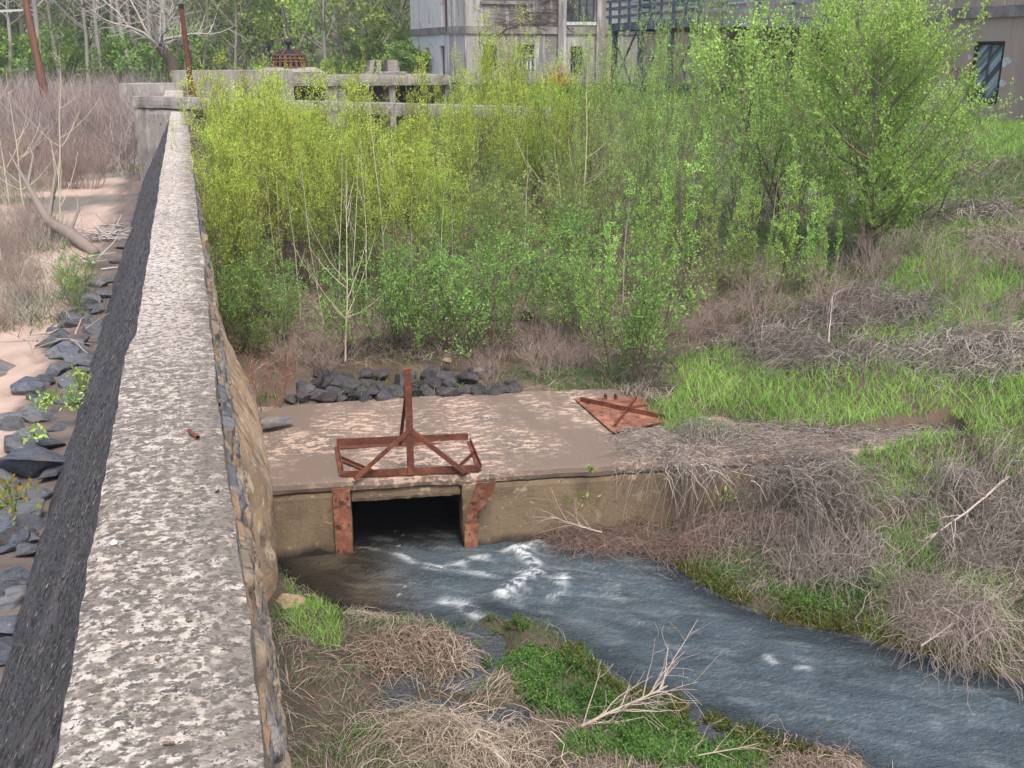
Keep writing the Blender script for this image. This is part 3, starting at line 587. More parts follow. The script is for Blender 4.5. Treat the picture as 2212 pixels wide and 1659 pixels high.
g = Geo(); p0 = at(408*K, 930*K, 4.03); p1 = at(428*K, 945*K, 4.03); V, Q = tubes(np.array([[tuple(p0), tuple(p1)]]), np.array([[.012, .012]]), 6); g.add(V, Q); obj('rust_fragment', g.mesh('f'), M['rust'], None, label='short rusty rod fragment lying on the dam coping', cat='scrap')
for (x, y, s_, m_, lb) in ((245, 1172, .05, 'pale', 'white chip of stone on the coping near the left edge'), (412, 1340, .035, 'tanrock', 'tan pebble on the coping, centre'), (340, 1420, .03, 'tanrock', 'small tan pebble on the coping left of centre'), (470, 1060, .03, 'riprap', 'dark pebble on the coping near its right edge'), (365, 1605, .04, 'tanrock', 'tan pebble on the coping near the bottom of the photo')):
    p = at(x*K, y*K, 4.02); rock(p, (s_, s_*.8, s_*.5), M[m_], label=lb, cat='pebble')
# ------------------------------------------------------------------ far cross wall, headworks, post
cwl = empty('cross_wall', (0, 0, 0), label='concrete beam on an abutment crossing the far end of the dam wall, mostly behind willows', cat='concrete wall')
a0 = Vector((-1.95, 41.2, 0)); a1 = Vector((11.4, 32.4, 0)); dirv = (a1-a0); Lw = dirv.length; ang = math.atan2(dirv.y, dirv.x)
def inframe(me, z=0):
    o = obj('beam', me, M['conc'], cwl); o.location = (a0.x, a0.y, z); o.rotation_euler = (0, 0.012, ang); return o
bm = rbox(0, Lw, 0, .7, 4.1, 4.52, (.3, .2, .12), .02, 1.5, 40); inframe(bm)
o = inframe(rbox(.05, 2.6, .05, 1.2, 1.2, 4.1, .2, .04, 1.5, 41)); o.name = 'abutment'
for xx in (5.2,):
    o = inframe(rbox(xx, xx+.5, .1, .6, .8, 4.1, .3, .02, 1.5, 42)); o.name = 'pier'
pp = atd(192, 98, 40.5); g = Geo()
V, Q = tubes(np.array([[(0, 0, 0), (-.02, 0, 1.2), (-.09, 0, 3.05)]]), np.array([[.11, .10, .085]]), 8); g.add(V, Q)
po = empty('steel_post', (pp.x, pp.y, 4.5), label='tall rusty steel pipe post standing on the cross wall at the end of the dam', cat='post'); obj('pipe', g.mesh('pipe'), M['rust'], po)
g = Geo(); V, Q = tubes(np.array([[(-.09, 0, 3.05), (-.095, 0, 3.22)]]), np.array([[.10, .10]]), 8); g.add(V, Q, c=(.1, .1, .1)); obj('cap', g.mesh('cap'), M['dark'], po)
g = Geo(); V, Q = tubes(np.array([[(.14, -.35, .35), (.15, -.4, -.4), (.2, -.5, -1.4)]]), np.array([[.05, .04, .04]]), 6); g.add(V, Q); obj('clamp_rod', g.mesh('rod'), M['rust'], po)
# dam continuing beyond + retaining block
fb = empty('far_abutment', (0, 0, 0), label='low grey concrete retaining walls with an arched mouth behind the cross wall', cat='concrete wall')
obj('wall', rbox(-3.2, .2, 58, 59, 1.5, 4.55, .5, .05, 1, 50), M['conc'], fb)
obj('wall', rbox(-.6, 6, 62, 62.8, 2.5, 5.1, .5, .03, 1, 51), M['conc'], fb)
obj('path_slab', rbox(-.9, .0, 43, 58, 3.8, 4.2, .5, .03, 1, 52), M['coping'], fb)
hw = empty('headworks', (0, 0, 0), label='long low concrete gatehouse deck with dark openings beneath, between the dam and the grey tower', cat='concrete deck')
def hx(px, d): p = atd(px, 80, d); return p
A = atd(262, 77, 62); B = atd(452, 77, 66)
aw = math.atan2(B.y-A.y, B.x-A.x); Lh = (B-A).length
def hpart(n, me, m=M['conc']):
    o = obj(n, me, m, hw); o.location = (A.x, A.y, 0); o.rotation_euler = (0, 0, aw); return o
hpart('deck', rbox(0, Lh, 0, 5, 4.12, 4.74, (.4, .5, .2), .03, .8, 60))
for a, b in ((-.1, 1.0), (3.6, 4.9), (7.5, 7.9), (Lh-.4, Lh)):
    hpart('pier', rbox(a, b, .2, 4.8, 1.5, 4.12, .5, .02, 1, 61))
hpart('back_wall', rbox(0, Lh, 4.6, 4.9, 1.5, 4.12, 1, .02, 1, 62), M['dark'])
tc_ = atd(290, 70, 64); 
hpl = rbox(-1.9, 1.9, -1.3, 1.3, 4.70, 5.2, .3, .03, 1, 63)
for v in hpl.verts:
    if v.co.z > 5: v.co.x *= .8; v.co.y *= .8
o = obj('plinth', hpl, M['conc'], hw); o.location = (tc_.x, tc_.y, 0)
# domed trash rack
tr = empty('domed_grating', (tc_.x, tc_.y, 5.17), label='rusty domed cage with a ball finial standing on the concrete plinth', cat='grating')
def ring(r, z, w, h, n=24):
    g = Geo(); an = np.linspace(0, 2*np.pi, n+1); Cv = np.stack([r*np.cos(an), r*np.sin(an), z+0*an], 1)[None]; V, Q = tubes(Cv, np.full((1, n+1), w), 4); g.add(V, Q); return g
g = Geo()
for k in range(20):
    a = k*2*math.pi/20; c_, s_ = math.cos(a), math.sin(a)
    gbar(g, (1.08*c_, 1.08*s_, 0), (1.0*c_, 1.0*s_, .34), .12, .04, (c_, s_, 0)); gbar(g, (.98*c_, .98*s_, .36), (.93*c_, .93*s_, .72), .10, .04, (c_, s_, 0))
obj('cage_bars', g.mesh('c'), M['rust'], tr)
for r_, z_ in ((1.08, .02), (1.0, .34), (.97, .5), (.93, .70)): obj('cage_ring', ring(r_, z_, .05, .05).mesh('r'), M['rust'], tr)
g = Geo(); n = 12; an = np.arange(n)*2*np.pi/n
V = [(.93*math.cos(a), .93*math.sin(a), .72) for a in an]+[(.35*math.cos(a), .35*math.sin(a), 1.02) for a in an]; g.add(V, [(i, (i+1) % n, n+(i+1) % n, n+i) for i in range(n)]); g.add([(0, 0, 1.1)]+V[n:], T=[(0, 1+i, 1+(i+1) % n) for i in range(n)])
obj('roof', g.mesh('roof'), M['dark'], tr)
g = Geo()
for a in an[::2]: gbar(g, (.95*math.cos(a), .95*math.sin(a), .73), (.3*math.cos(a), .3*math.sin(a), 1.08), .08, .05)
obj('roof_rib', g.mesh('r'), M['rust'], tr)
g = Geo(); V, Q = tubes(np.array([[(0, 0, 1.02), (0, 0, 1.25), (0, 0, 1.26), (0, 0, 1.32), (0, 0, 1.42), (0, 0, 1.52), (0, 0, 1.6), (0, 0, 1.63)]]), np.array([[.1, .07, .12, .2, .24, .2, .11, .01]]), 12); g.add(V, Q); obj('ball_finial', g.mesh('f', True), M['dark'], tr)
# curved concrete fins and slab by the tower
for i, (px, d, lab) in enumerate(((367, 68, 'left leaning curved concrete fin on the headworks'), (374, 68, 'middle leaning curved concrete fin on the headworks'), (388, 70, 'upright square concrete block beside the curved fins'))):
    p = atd(px, 76, d); g = Geo(); z = np.linspace(0, 1, 7); xx = .34*z**.5-.1*z if i < 2 else 0*z
    W = .3 if i < 2 else .8; L_ = []
    for k in range(7): L_.append([(xx[k], 0, z[k]*.85), (xx[k]+W*(1-.15*z[k]), 0, z[k]*.85), (xx[k]+W*(1-.15*z[k]), 1.3, z[k]*.85), (xx[k], 1.3, z[k]*.85)])
    V = np.array(L_).reshape(-1, 3); Q = [(k*4+j, k*4+(j+1) % 4, k*4+4+(j+1) % 4, k*4+4+j) for k in range(6) for j in range(4)]+[(24, 25, 26, 27)]
    g.add(V, Q); obj('concrete_block', g.mesh('fin'), M['conc'], None, label=lab, cat='concrete block').location = (p.x, p.y, 4.72)
p = atd(392, 76, 66); g = rbox(-.9, .9, -.3, .4, 0, .14, .2, .02, 2, 66); obj('concrete_slab', g, M['tower'], None, label='pale flat slab lying in front of the concrete blocks', cat='slab').location = (p.x, p.y, 4.78)

# ------------------------------------------------------------------ mill building
mb = empty('mill_building', (29, 45, 3.5), label='abandoned beige and grey concrete mill with a square tower, boarded door and faded red lettering', cat='building')
def mpart(n, me, m, par=mb, **kw):
    o = obj(n, me, m, par, **kw); o.location = (-29, -45, -3.5) if par is mb else (0, 0, 0); return o
MX = 29.0; BZ = 7.3
def wallbox(x0, x1, y0, y1, z0, z1): g = Geo(); gbox(g, x0, x1, y0, y1, z0, z1); return g.mesh('w')
# main wall, facing -X, with a door opening (pushed-in boards) : pieces around openings
def face_x(x, y0, y1, z0, z1, holes, th=.35):
    """wall slab at plane x facing -X with rectangular holes (ya,yb,za,zb)"""
    g = Geo(); Ys = sorted({y0, y1, *[h[0] for h in holes], *[h[1] for h in holes]}); Zs = sorted({z0, z1, *[h[2] for h in holes], *[h[3] for h in holes]})
    for a, b in zip(Ys, Ys[1:]):
        for c, d in zip(Zs, Zs[1:]):
            if not any(h[0] <= (a+b)/2 <= h[1] and h[2] <= (c+d)/2 <= h[3] for h in holes): gbox(g, x, x+th, a, b, c, d)
    return g.mesh('w')
def on_x(px, py, x=MX):
    X, Y, V, F = ray(px, py); t = x/X; return Y*t, CZ+V*t
def on_y(px, py, y):
    X, Y, V, F = ray(px, py); t = y/Y; return X*t, CZ+V*t
dl, dzt = on_x(976, 44); dr, _ = on_x(1004, 44); dzb = on_x(985, 102)[1]
door = (min(dl, dr), max(dl, dr), dzb, dzt)
wins = []
for (pa, pb) in ((601, 622), (631, 655), (672, 700), (715, 745), (782, 812), (843, 881), (888, 930), (950, 990), (1010, 1040)):
    ya, yb = on_x(pb, 20)[0], on_x(pa, 20)[0]; wins.append((min(ya, yb), max(ya, yb), 8.65, 11.2))
low = []
for (pa, pb) in ((700, 724), (812, 832)):
    ya, yb = on_x(pb, 60)[0], on_x(pa, 60)[0]; low.append((min(ya, yb), max(ya, yb), 4.6, 6.6))
mpart('wall', face_x(MX, 18, 76, 2.6, 14, [door]+wins+low), M['mill'])
mpart('rear_wall', wallbox(MX+9, MX+9.4, 18, 76, 2.6, 14), M['mill']); mpart('roof', wallbox(MX-.1, MX+9.5, 17.9, 76.1, 14, 14.4), M['mill'])
mpart('end_wall', wallbox(MX+.35, MX+9, 18, 18.4, 2.6, 14), M['mill']); mpart('end_wall', wallbox(MX+.35, MX+9, 75.6, 76, 2.6, 14), M['mill'])
mpart('floor_slab', wallbox(MX+.36, MX+9, 18.4, 75.6, 7.2, 7.4), M['dark'])
mpart('band', wallbox(MX-.12, MX-.003, 18, 66, BZ-.05, BZ+.35), M['band'])
for pxx in (836, 882, 1000):
    yy_ = on_x(pxx, 10)[0]; mpart('pilaster', wallbox(MX-.08, MX-.002, yy_-.25, yy_+.25, BZ+.355, 14), M['mill'])
def window_x(ya, yb, za, zb, x=MX+.18, nx=4, nz=4, par=mb):
    g = Geo(); fw = .07
    gbox(g, x-.04, x+.04, ya, ya+fw, za, zb); gbox(g, x-.04, x+.04, yb-fw, yb, za, zb); gbox(g, x-.038, x+.038, ya+fw, yb-fw, za, za+fw); gbox(g, x-.038, x+.038, ya+fw, yb-fw, zb-fw, zb)
    for k in range(1, nx): y = ya+(yb-ya)*k/nx; gbox(g, x-.03, x+.03, y-.025, y+.025, za+fw, zb-fw)
    for k in range(1, nz): z = za+(zb-za)*k/nz; gbox(g, x-.027, x+.027, ya+fw, yb-fw, z-.025, z+.025)
    wo = mpart('window', g.mesh('win'), M['sash']); g = Geo(); gbox(g, x+.045, x+.055, ya, yb, za, zb); mpart('pane', g.mesh('p'), M['glass'], wo)
    g = Geo(); gbox(g, x-.26, x-.045, ya-.08, yb+.08, za-.12, za-.003); mpart('sill', g.mesh('s'), M['pale'] if x > 20 else M['conc'], wo)
for h in wins+low: window_x(*h)
# boarded door
def boards():
    g = Geo(); ya, yb, za, zb = door; x = MX+.1; W = (yb-ya)/2
    for s in (0, 1):
        y0 = ya+s*W+.02; y1 = y0+W-.04; rs = random.Random(s+2); nb = 22
        for k in range(-2, nb):
            # diagonal boards clipped to the leaf (slope 45 degrees)
            step = .17; c0 = -W+k*step; poly_ = []
            def clip(pts, f):
                out = []
                for i in range(len(pts)):
                    p, q = pts[i], pts[(i+1) % len(pts)]; fp, fq = f(p), f(q)
                    if fp >= 0: out.append(p)
                    if fp*fq < 0: t = fp/(fp-fq); out.append((p[0]+(q[0]-p[0])*t, p[1]+(q[1]-p[1])*t))
                return out
            P = [(y0, za+.03), (y1, za+.03), (y1, zb-.03), (y0, zb-.03)]
            # boards rise towards the far side of the photo's right (smaller y)
            f1 = lambda p: ((p[1]-za)-(y1-p[0]))-c0; f2 = lambda p: c0+step-.012-((p[1]-za)-(y1-p[0]))
            P = clip(P, f1); P = clip(P, f2) if len(P) > 2 else []
            if len(P) > 2:
                n = len(P); V = [(x-rs.uniform(0, .02), p[0], p[1]) for p in P]; base = [(x+.03, p[0], p[1]) for p in P]
                q_ = rs.random(); cc = np.array([.30, .36, .385])*(.35+.9*q_ if rs.random() < .8 else .25)*(1 if s else 1.1); g.add(V+base, Q=[(i, (i+1) % n, n+(i+1) % n, n+i) for i in range(n)], T=[(0, i+1, i) for i in range(1, n-1)], c=cc)
    return g
dpo = mpart('door', boards().mesh('d'), M['doorw'], label='double door of grey diagonal boards')
ya, yb, za, zb = door
g = Geo(); gbox(g, MX+.15, MX+.2, ya, yb, za, zb); mpart('backing', g.mesh('b'), M['dark'], dpo)
g = Geo(); gbox(g, MX-.02, MX+.12, yb-.05, yb+.03, za, zb+.05); gbox(g, MX-.02, MX+.12, ya-.05, ya+.03, za, zb+.05); gbox(g, MX-.025, MX+.12, ya-.05, yb+.03, zb, zb+.09); gbox(g, MX-.015, MX+.12, ya, yb, za-.06, za); mpart('frame', g.mesh('f'), M['dark'], dpo)
g = Geo(); gbox(g, MX+.02, MX+.075, (ya+yb)/2-.04, (ya+yb)/2+.04, za, zb); mpart('centre_strip', g.mesh('f'), M['sash'], dpo)
for (dy, dz, s) in ((-.22, .7, .3), (-.18, .35, .22), (.24, .78, .16)):
    yy_ = (ya if dy < 0 else yb)+dy; zz_ = za+(zb-za)*dz; rs = random.Random(int(s*100)); g = Geo(); n = 9
    V = [(MX-.006, yy_+s*rs.uniform(.5, 1)*math.cos(k*2*math.pi/n), zz_+s*rs.uniform(.4, .8)*math.sin(k*2*math.pi/n)) for k in range(n)]; g.add([(MX-.006, yy_, zz_)]+V, T=[(0, 1+k, 1+(k+1) % n) for k in range(n)]); mpart('plaster_patch', g.mesh('pp'), M['pale'])
# KEEP OUT painted on the wall left of the door
def text_on_wall(s, y, z, size):
    cu = bpy.data.curves.new('t', 'FONT'); cu.body = s; cu.size = size; cu.extrude = .004; cu.align_x = 'LEFT'; cu.space_character = 1.15
    to = bpy.data.objects.new('t', cu); COL.objects.link(to); C.view_layer.update()
    me = bpy.data.meshes.new_from_object(to.evaluated_get(C.evaluated_depsgraph_get())); bpy.data.objects.remove(to)
    # text faces -X: local x -> -Y, local y -> Z
    me.transform(Matrix(((0, 0, -1, MX-.008), (-1, 0, 0, y), (0, 1, 0, z), (0, 0, 0, 1)))); return me
yt, zt = on_x(947, 79); _, zt2 = on_x(958, 90)
mpart('lettering', text_on_wall('KEEP', yt, zt, .62), M['redpaint'], label='faded red painted words KEEP OUT')
mpart('lettering', text_on_wall('OUT', yt-.35, zt-.72, .62), M['redpaint'])
# tower
P0 = atd(411, 39, 78); P1 = atd(449, 39, 69.5); P2 = atd(465, 38, 68); TY = P2.y
P0, P1, P2 = [Vector((p.x, p.y, 0)) for p in (P0, P1, P2)]
tp = [P0, P1, P2, Vector((MX-.002, TY, 0)), Vector((MX-.002, P0.y, 0))]
TZ0, TZ1 = 4.2, 15
def seg_wall(a, b, z0, z1, holes, th=.4):
    """wall between plan points a->b, outward normal to the left of b->a ; holes (s0,s1,z0,z1) along a->b"""
    g = Geo(); d = (b-a); L_ = d.length; d.normalize(); n = Vector((d.y, -d.x, 0)); S = sorted({0, L_, *[h[0] for h in holes], *[h[1] for h in holes]}); Z = sorted({z0, z1, *[h[2] for h in holes], *[h[3] for h in holes]})
    for s0, s1 in zip(S, S[1:]):
        for c, e in zip(Z, Z[1:]):
            if not any(h[0] <= (s0+s1)/2 <= h[1] and h[2] <= (c+e)/2 <= h[3] for h in holes):
                p, q = a+d*s0, a+d*s1; pi, qi = p-n*th, q-n*th
                g.add([(p.x, p.y, c), (q.x, q.y, c), (qi.x, qi.y, c), (pi.x, pi.y, c), (p.x, p.y, e), (q.x, q.y, e), (qi.x, qi.y, e), (pi.x, pi.y, e)], BOXQ)
    return g
def frm(a, b, s, off, z):
    d = (b-a).normalized(); n = Vector((d.y, -d.x, 0)); p = a+d*s+n*off; return (p.x, p.y, z)
def sbox(a, b, s0, s1, o0, o1, z0, z1):
    g = Geo(); g.add([frm(a, b, s0, o1, z0), frm(a, b, s1, o1, z0), frm(a, b, s1, o0, z0), frm(a, b, s0, o0, z0), frm(a, b, s0, o1, z1), frm(a, b, s1, o1, z1), frm(a, b, s1, o0, z1), frm(a, b, s0, o0, z1)], BOXQ); return g
def sfrac(a, b, px):   # distance along a->b seen at column px
    X, Y, V, F = ray(px, 50); d = b-a; den = d.x*Y-d.y*X; return ((X*a.y-Y*a.x)/den)*d.length if den else 0
s1_, s2_ = sfrac(P0, P1, 439.5), sfrac(P0, P1, 444.5); s3_, s4_ = sfrac(P0, P1, 442), sfrac(P0, P1, 448)
h1 = (s1_, s2_, 4.4, 6.45); h2 = (s3_, min(s4_, (P1-P0).length-.1), 7.5, 9.9)
mpart('tower_wall', seg_wall(P0, P1, TZ0, TZ1, [h1, h2]).mesh('w'), M['white'], label='flaking whitewashed side of the tower')
mpart('tower_wall', seg_wall(P1, P2, TZ0, TZ1, []).mesh('w'), M['tower'])
FR = tp[3]; fwx = lambda px: sfrac(P2, FR, px)
hb1 = (fwx(483), fwx(530), 9.1, 12); hb2 = (fwx(517), fwx(534), 4.9, 6.5); hb3 = (fwx(483), fwx(497), 4.9, 6.5); hb4 = (fwx(566), fwx(594), 7.9, 11.5); hb5 = (fwx(571), fwx(583), 4.6, 6.4)
mpart('tower_wall', seg_wall(P2, FR, TZ0-.8, TZ1, [hb1, hb2, hb3, hb4, hb5]).mesh('w'), M['tower'])
g = Geo(); g.add([(p.x, p.y, TZ1) for p in tp]+[(p.x, p.y, TZ1+.3) for p in tp], Q=[(i, (i+1) % 5, 5+(i+1) % 5, 5+i) for i in range(5)], T=[(5, 6, 7), (5, 7, 8), (5, 8, 9)]); mpart('tower_roof', g.mesh('r'), M['tower'])
for a, b in ((P0, P1), (P1, P2), (P2, FR)): mpart('band', sbox(a, b, 0, (b-a).length, 0.002, .1, BZ-.15, BZ+.3).mesh('b'), M['band'])
for s0, s1, ma in ((fwx(557), fwx(565), M['tower']), (fwx(595), fwx(603), M['tower'])): mpart('pilaster', sbox(P2, FR, s0, s1, .102, .22, TZ0-.8, 14).mesh('p'), ma)
mpart('brown_door', sbox(P0, P1, h1[0], h1[1], -.3, -.22, h1[2], h1[3]).mesh('d'), M['browndoor']).name = 'door'
mpart('upper_door', sbox(P0, P1, h2[0]+.15, h2[1], -.3, -.22, h2[2], h2[3]).mesh('d'), M['browndoor']).name = 'door'
for h, ma in ((hb1, 'glass'), (hb2, 'glass'), (hb3, 'dark'), (hb4, 'glass'), (hb5, 'dark')):
    g = Geo(); s0, s1, z0, z1 = h
    for k in range(5):
        s = s0+(s1-s0)*k/4; b_ = sbox(P2, FR, s-.04, s+.04, -.2, -.12, z0, z1); g.add(b_.V[0], b_.Q[0])
    for z in (z0+.04, (z0+z1)/2, z1-.04): b_ = sbox(P2, FR, s0, s1, -.195, -.125, z-.04, z+.04); g.add(b_.V[0], b_.Q[0])
    wo = mpart('window', g.mesh('w'), M['sash']); mpart('pane', sbox(P2, FR, s0, s1, -.26, -.24, z0, z1).mesh('p'), M[ma], wo)
    if h in (hb1, hb4): mpart('sill', sbox(P2, FR, s0-.15, s1+.15, .003, .14, z0-.2, z0-.003).mesh('s'), M['band' if h is hb1 else 'pale'], wo)
    if h is hb2:
        mpart('curtain', sbox(P2, FR, s0+.1, s0+(s1-s0)*.4, -.237, -.21, z0, z1-.5).mesh('c'), M['curt'], wo); mpart('curtain', sbox(P2, FR, s0+(s1-s0)*.55, s1-.1, -.237, -.21, z0, z1-.6).mesh('c'), M['curt'], wo)
    if h is hb1:
        for f0, f1 in ((.2, .42), (.5, .75), (.82, .95)): mpart('curtain', sbox(P2, FR, s0+(s1-s0)*f0, s0+(s1-s0)*f1, -.237, -.21, z0, z1).mesh('c'), M['curt'], wo)
mpart('spandrel', sbox(P2, FR, hb4[0], hb4[1], .003, .03, hb4[2]-.45, hb4[2]-.21).mesh('s'), M['white'])
for px_, z0, z1 in ((418, 5.0, 6.3), (427.5, 5.1, 6.35)):
    s = sfrac(P0, P1, px_); mpart('brick_patch', sbox(P0, P1, s-.55, s+.55, .003, .02, z0+.25, z1).mesh('p'), M['brick'])
    g = Geo(); c0 = frm(P0, P1, s, .05, z0); V, Q = tubes(np.array([[frm(P0, P1, s, .0, z0), frm(P0, P1, s, .12, z0), frm(P0, P1, s, .13, z0)]]), np.array([[.26, .24, .01]]), 10); g.add(V, Q); mpart('round_vent', g.mesh('v'), M['dark'])
# bare creeper on the tower
rng = np.random.default_rng(12); L_ = []; Rr = []
for k in range(70):
    s = rng.uniform(fwx(500), fwx(575)); z = rng.uniform(7.4, 9.8) if k % 7 else rng.uniform(7.6, 8.2); a = rng.choice([0, np.pi])+rng.uniform(-.5, .5); pts = []
    for j in range(9):
        pts.append(frm(P2, FR, min(max(s, .2), (FR-P2).length-.1), .125, z)); s += .28*math.cos(a); z += .2*math.sin(a); a += rng.uniform(-.5, .5)
    L_.append(pts); Rr.append(np.linspace(.028, .012, 9))
V, Q = tubes(np.array(L_), np.array(Rr), 3); 
g = Geo(); g.add(V, Q, c=(.09, .06, .05)); obj('climbing_vine', g.mesh('v'), M['bark'], None, label='bare dark creeper stems spread over the grey tower front', cat='vine')
# deck
dk = empty('timber_deck', (22, 48, 3.5), label='raised blue-grey timber deck with railings on posts against the beige mill wall', cat='deck')
DX0, DX1, DY0, DY1, DZ = 22.0, MX-.13, 43.3, 54.2, 7.45
def dpart(n, g): o = obj(n, g.mesh(n), M['deckw'], dk); o.location = (-22, -48, -3.5); return o
g = Geo(); gbox(g, DX0, DX1, DY0, DY1, DZ-.06, DZ); dpart('floor', g)
g = Geo(); gbox(g, DX0-.06, DX0-.002, DY0, DY1, DZ-.35, DZ+.03); gbox(g, DX0, DX1, DY0-.06, DY0-.002, DZ-.35, DZ+.03); gbox(g, DX0, DX1, DY1+.002, DY1+.06, DZ-.35, DZ+.03); dpart('fascia', g)
for k in range(9):
    y = DY0+.3+(DY1-DY0-.6)*k/8; g = Geo(); gbox(g, DX0-.15, DX0-.063, y-.14, y+.14, DZ-.33, DZ+1.15); dpart('rail_post', g)
for k in range(4):
    x = DX0+.9+k*1.7; g = Geo(); gbox(g, x-.09, x+.09, DY0-.15, DY0-.063, DZ-.33, DZ+1.15); dpart('rail_post', g)
for z in (.35, .75, 1.12):
    g = Geo(); gbox(g, DX0-.20, DX0-.153, DY0-.2, DY1+.1, DZ+z-.07, DZ+z+.07); dpart('rail', g); g = Geo(); gbox(g, DX0-.15, DX1, DY0-.2, DY0-.153, DZ+z-.07, DZ+z+.07); dpart('rail', g); g = Geo(); gbox(g, DX0-.15, DX1, DY1+.07, DY1+.11, DZ+z-.07, DZ+z+.07); dpart('rail', g)
for y in (DY1-.4, 50.4, 46.9, DY0+.4):
    for x in (DX0+.15,):
        g = Geo(); gbox(g, x-.12, x+.12, y-.12, y+.12, 2.8, DZ-.06); dpart('post', g)
for (ya_, yb_) in ((DY1-.4, 50.4), (50.4, 46.9), (46.9, DY0+.4)):
    g = Geo(); gbar(g, (DX0+.0, ya_, DZ-.4), (DX0+.0, yb_, 3.8), .07, .1); dpart('cross_brace', g); g = Geo(); gbar(g, (DX0-.1, yb_, DZ-.4), (DX0-.1, ya_, 3.8), .07, .1); dpart('cross_brace', g)
for k in range(7):
    y = DY0+.5+k*(DY1-DY0-1)/6; g = Geo(); gbox(g, DX0+.05, DX1, y-.05, y+.05, DZ-.32, DZ-.065); dpart('joist', g)

# ------------------------------------------------------------------ utility pole
up = atd(50, 118, 56); ub = T1(up.x, up.y); top = atd(20, -25, 56)
ut = empty('utility_pole', (up.x, up.y, ub-.2), label='leaning reddish-brown wooden utility pole at the far left, rising from the brush', cat='utility pole')
g = Geo(); V, Q = tubes(np.array([[(0, 0, 0), (0, 0, 0)]])*1., np.array([[.2, .2]]), 8)
dv = np.array(top)-np.array((up.x, up.y, ub-.2)); Cv = np.array([dv*t for t in (0, .3, .6, 1)])[None]; Cv[0, 1, 0] += .03
V, Q = tubes(Cv, np.array([[.24, .21, .18, .15]]), 8); g.add(V, Q); obj('shaft', g.mesh('s', True), M['pole'], ut)
ca = np.array(atd(18, 10, 56))-np.array((up.x, up.y, ub-.2)); cb = np.array(atd(-16, 12, 55.5))-np.array((up.x, up.y, ub-.2))
g = Geo(); gbar(g, tuple(ca+np.array([.25, 0, 0])), tuple(cb), .09, .11); obj('crossarm', g.mesh('c'), M['metal'], ut)
for t in (.04, .95):
    q = ca*(1-t)+cb*t; g = Geo(); V, Q = tubes(np.array([[q+(0, 0, .05), q+(0, 0, .15), q+(0, 0, .22)]]), np.array([[.06, .08, .03]]), 8); g.add(V, Q); obj('insulator', g.mesh('i'), M['dark'], ut)

# ================================================================== vegetation
rng = np.random.default_rng(77)
def norm(v): return v/(np.linalg.norm(v, axis=-1, keepdims=True)+1e-9)
def curves(p0, d, L, up, k=6, wob=.05, rg=rng):
    """N curved shoots from p0 along d with length L bending by up (N,3)"""
    s = np.linspace(0, 1, k)[None, :, None]; N = len(p0)
    w = rg.normal(size=(N, k, 3))*wob; w = np.cumsum(w, 1)*(L[:, None, None]/k); w -= w[:, :1]
    return p0[:, None]+d[:, None]*L[:, None, None]*s+up[:, None]*L[:, None, None]*s**2+w
def on(Cv, n, t0, t1, rg):
    """n random points per curve at params in t0..t1 -> pos, tangent, parent idx, t"""
    N, k, _ = Cv.shape; i = np.repeat(np.arange(N), n); t = rg.uniform(t0, t1, N*n); f = t*(k-1); a = np.minimum(f.astype(int), k-2); f = (f-a)[:, None]
    P = Cv[i, a]*(1-f)+Cv[i, a+1]*f; T = norm(Cv[i, a+1]-Cv[i, a]); return P, T, i, t
def radial(T, rg):
    r = rg.normal(size=T.shape); r -= (r*T).sum(1, keepdims=True)*T; return norm(r)
def leaves(g, P, D, L, W, cols, rg):
    a = norm(D); r = radial(a, rg); l = L[:, None]; w = W[:, None]; 
    V = np.stack([P, P+a*l*.45+r*w*.5, P+a*l, P+a*l*.45-r*w*.5], 1).reshape(-1, 3)
    g.add(V, np.arange(len(P)*4).reshape(-1, 4), c=np.repeat(cols, 4, 0))
def mixcol(a, b, n, rg, pos=None, sc=1.5):
    t = rg.uniform(0, 1, n)
    if pos is not None: t = np.clip(.5*t+.5*sm(fbm3(pos*sc, 7, 2), .35, .65), 0, 1)
    c = np.array(a)[None]*(1-t[:, None])+np.array(b)[None]*t[:, None]; return c*rg.uniform(.75, 1.25, (n, 1))
